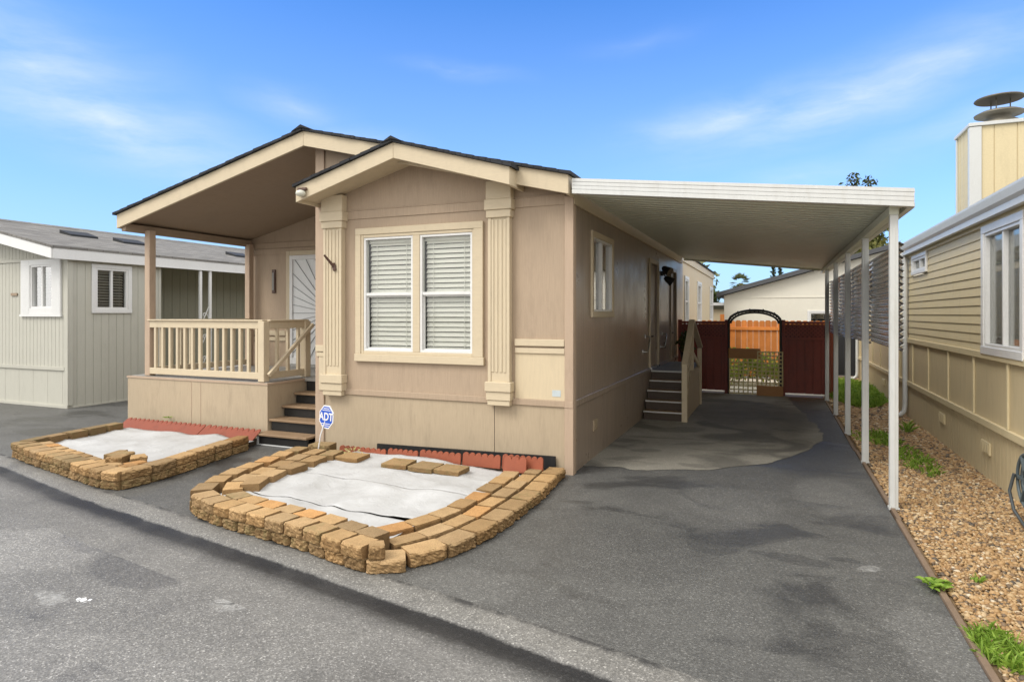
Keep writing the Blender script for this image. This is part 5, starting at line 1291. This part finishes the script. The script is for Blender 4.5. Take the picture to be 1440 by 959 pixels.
tag(obj('crumpled_paper', m, M['signw'], loc=(-3.63,2.35,-.04)), 'scrap of crumpled white paper lying on the road at the lower left', 'litter')

# ------------------------------------------------------------------ scale to real size
Sm = Matrix.Scale(S, 4)
for me in bpy.data.meshes: me.transform(Sm)
for o in bpy.data.objects: o.location = Vector(o.location)*S

# ------------------------------------------------------------------ camera
yaw = math.atan2(368, 880)
cam = bpy.data.cameras.new('camera'); co = bpy.data.objects.new('camera', cam); COL.objects.link(co)
co.location = (0, 0, 1.6*S); co.rotation_euler = (R(90), 0, yaw)
cam.sensor_width = 36; cam.lens = 880/1440*36; cam.shift_y = -37.5/1440; cam.clip_end = 2000; cam.clip_start = .05
sc.camera = co

# ------------------------------------------------------------------ sky and sun
SE, SA = R(50), R(216)       # sun elevation and compass direction (behind and left of the camera)
w = bpy.data.worlds.new('World'); sc.world = w; w.use_nodes = True
nt = w.node_tree; bg = nt.nodes['Background']; bg.inputs['Strength'].default_value = .1
def N(t, **k):
    n = nt.nodes.new(t)
    for a, b in k.items(): setattr(n, a, b)
    return n
lk = nt.links.new
sky = N('ShaderNodeTexSky', sky_type='NISHITA'); sky.sun_disc = False; sky.sun_elevation = SE; sky.sun_rotation = SA; sky.air_density = 1.0; sky.dust_density = .6; sky.ozone_density = 2.0
tc = N('ShaderNodeTexCoord'); gen = tc.outputs['Generated']
sx = N('ShaderNodeSeparateXYZ'); lk(gen, sx.inputs[0])
def MT(op, a, b=0):
    n = N('ShaderNodeMath', operation=op)
    for i, v in enumerate((a, b)):
        if hasattr(v, 'is_output'): lk(v, n.inputs[i])
        else: n.inputs[i].default_value = v
    return n.outputs[0]
def RP(f, stops):
    n = N('ShaderNodeValToRGB'); lk(f, n.inputs[0])
    while len(n.color_ramp.elements) < len(stops): n.color_ramp.elements.new(.5)
    for e, (p, c) in zip(n.color_ramp.elements, stops): e.position = p; e.color = (c,c,c,1) if not isinstance(c, tuple) else (*c,1)
    return n.outputs[0]
def MX(f, a, b, mode='MIX'):
    n = N('ShaderNodeMix', data_type='RGBA', blend_type=mode)
    for i, v in ((0,f),(6,a),(7,b)):
        if hasattr(v, 'is_output'): lk(v, n.inputs[i])
        elif i == 0: n.inputs[0].default_value = v
        else: n.inputs[i].default_value = (*v,1)
    return n.outputs[2]
# wispy cirrus: each streak has its own bearing, height above the horizon and slant
az = MT('ARCTAN2', sx.outputs['X'], sx.outputs['Y']); el = MT('ARCSINE', sx.outputs['Z'])
cb = N('ShaderNodeCombineXYZ'); lk(az, cb.inputs[0]); lk(el, cb.inputs[1])
n0 = N('ShaderNodeTexNoise'); lk(cb.outputs[0], n0.inputs['Vector']); n0.inputs['Scale'].default_value = 5; n0.inputs['Detail'].default_value = 3
wv = N('ShaderNodeVectorMath', operation='MULTIPLY_ADD'); lk(n0.outputs['Color'], wv.inputs[0]); wv.inputs[1].default_value = (.10,.05,0); lk(cb.outputs[0], wv.inputs[2])
nz = N('ShaderNodeTexNoise'); mp = N('ShaderNodeMapping'); lk(wv.outputs[0], mp.inputs['Vector']); mp.inputs['Scale'].default_value = (5.,19.,1); mp.inputs['Rotation'].default_value = (0,0,R(-12)); lk(mp.outputs[0], nz.inputs['Vector']); nz.inputs['Scale'].default_value = 1.; nz.inputs['Detail'].default_value = 6; nz.inputs['Roughness'].default_value = .62
wisp = None
for (a_, e_, wa, we, rot, k) in ((-55.5,14.5,22,5.5,-14,1.25),(-60,18,16,7,-14,1.0),(-42.5,17.5,9,2.6,-4,.6),(-27.2,21.3,9,1.5,-6,.45),(-36,15.5,8,2.0,-6,.6),(-3,16.5,17,3.4,8,1.15),(6,17,24,4.6,14,1.2),(14,14,16,3.2,14,.6),(-11,23,9,1.6,3,.2),(2,11,14,3,6,.5)):
    mp = N('ShaderNodeMapping', vector_type='TEXTURE'); lk(wv.outputs[0], mp.inputs['Vector'])
    mp.inputs['Location'].default_value = (R(a_)+.05, R(e_)+.025, 0); mp.inputs['Scale'].default_value = (R(wa), R(we), 5); mp.inputs['Rotation'].default_value = (0,0,R(rot))
    g_ = N('ShaderNodeTexGradient', gradient_type='QUADRATIC_SPHERE'); lk(mp.outputs[0], g_.inputs[0])
    q = MT('MULTIPLY', g_.outputs['Fac'], k)
    wisp = q if wisp is None else MT('MAXIMUM', wisp, q)
wisp = MT('MULTIPLY', wisp, RP(nz.outputs['Fac'], [(.28, .08), (.72, .85)]))
skyc = MX(1.0, sky.outputs[0], (.50,.95,1.52), 'MULTIPLY')
horiz = RP(sx.outputs['Z'], [(.0, .75), (.18, .35), (.45, 0)])
skyc = MX(horiz, skyc, (3.4,4.4,5.8))
skyc = MX(wisp, skyc, (4.6,5.3,6.2))
# unseen cloud cover added overhead and behind the camera for soft neutral light
fw = Vector((-math.sin(yaw), math.cos(yaw), 0))
dt = MT('ADD', MT('MULTIPLY', sx.outputs['X'], fw.x), MT('MULTIPLY', sx.outputs['Y'], fw.y))
back = MT('ADD', MT('ADD', MT('MULTIPLY', dt, -1.0), MT('MULTIPLY', sx.outputs['Z'], .75)), .30)
nz2 = N('ShaderNodeTexNoise'); lk(gen, nz2.inputs['Vector']); nz2.inputs['Scale'].default_value = 3.5; nz2.inputs['Detail'].default_value = 6
cover = RP(MT('ADD', back, MT('MULTIPLY', MT('SUBTRACT', nz2.outputs['Fac'], .5), .35)), [(.0, 0), (.40, 1)])
grey = MX(nz2.outputs['Fac'], (7.0,7.0,7.0), (13.5,13.2,12.6))
skyc = MX(cover, skyc, grey)
lk(skyc, bg.inputs['Color'])
sl = bpy.data.lights.new('sun', 'SUN'); sl.energy = 1.3; sl.angle = R(25); sl.color = (1, .95, .87)
so = bpy.data.objects.new('sun', sl); COL.objects.link(so)
so.rotation_euler = (R(90)-SE, 0, R(180)-SA)
so.location = (0,0,20)
sc.render.engine = 'CYCLES'
sc.view_settings.view_transform = 'Standard'; sc.view_settings.look = 'None'; sc.view_settings.gamma = 1; sc.view_settings.use_curve_mapping = False
sc.view_settings.exposure = 0.84
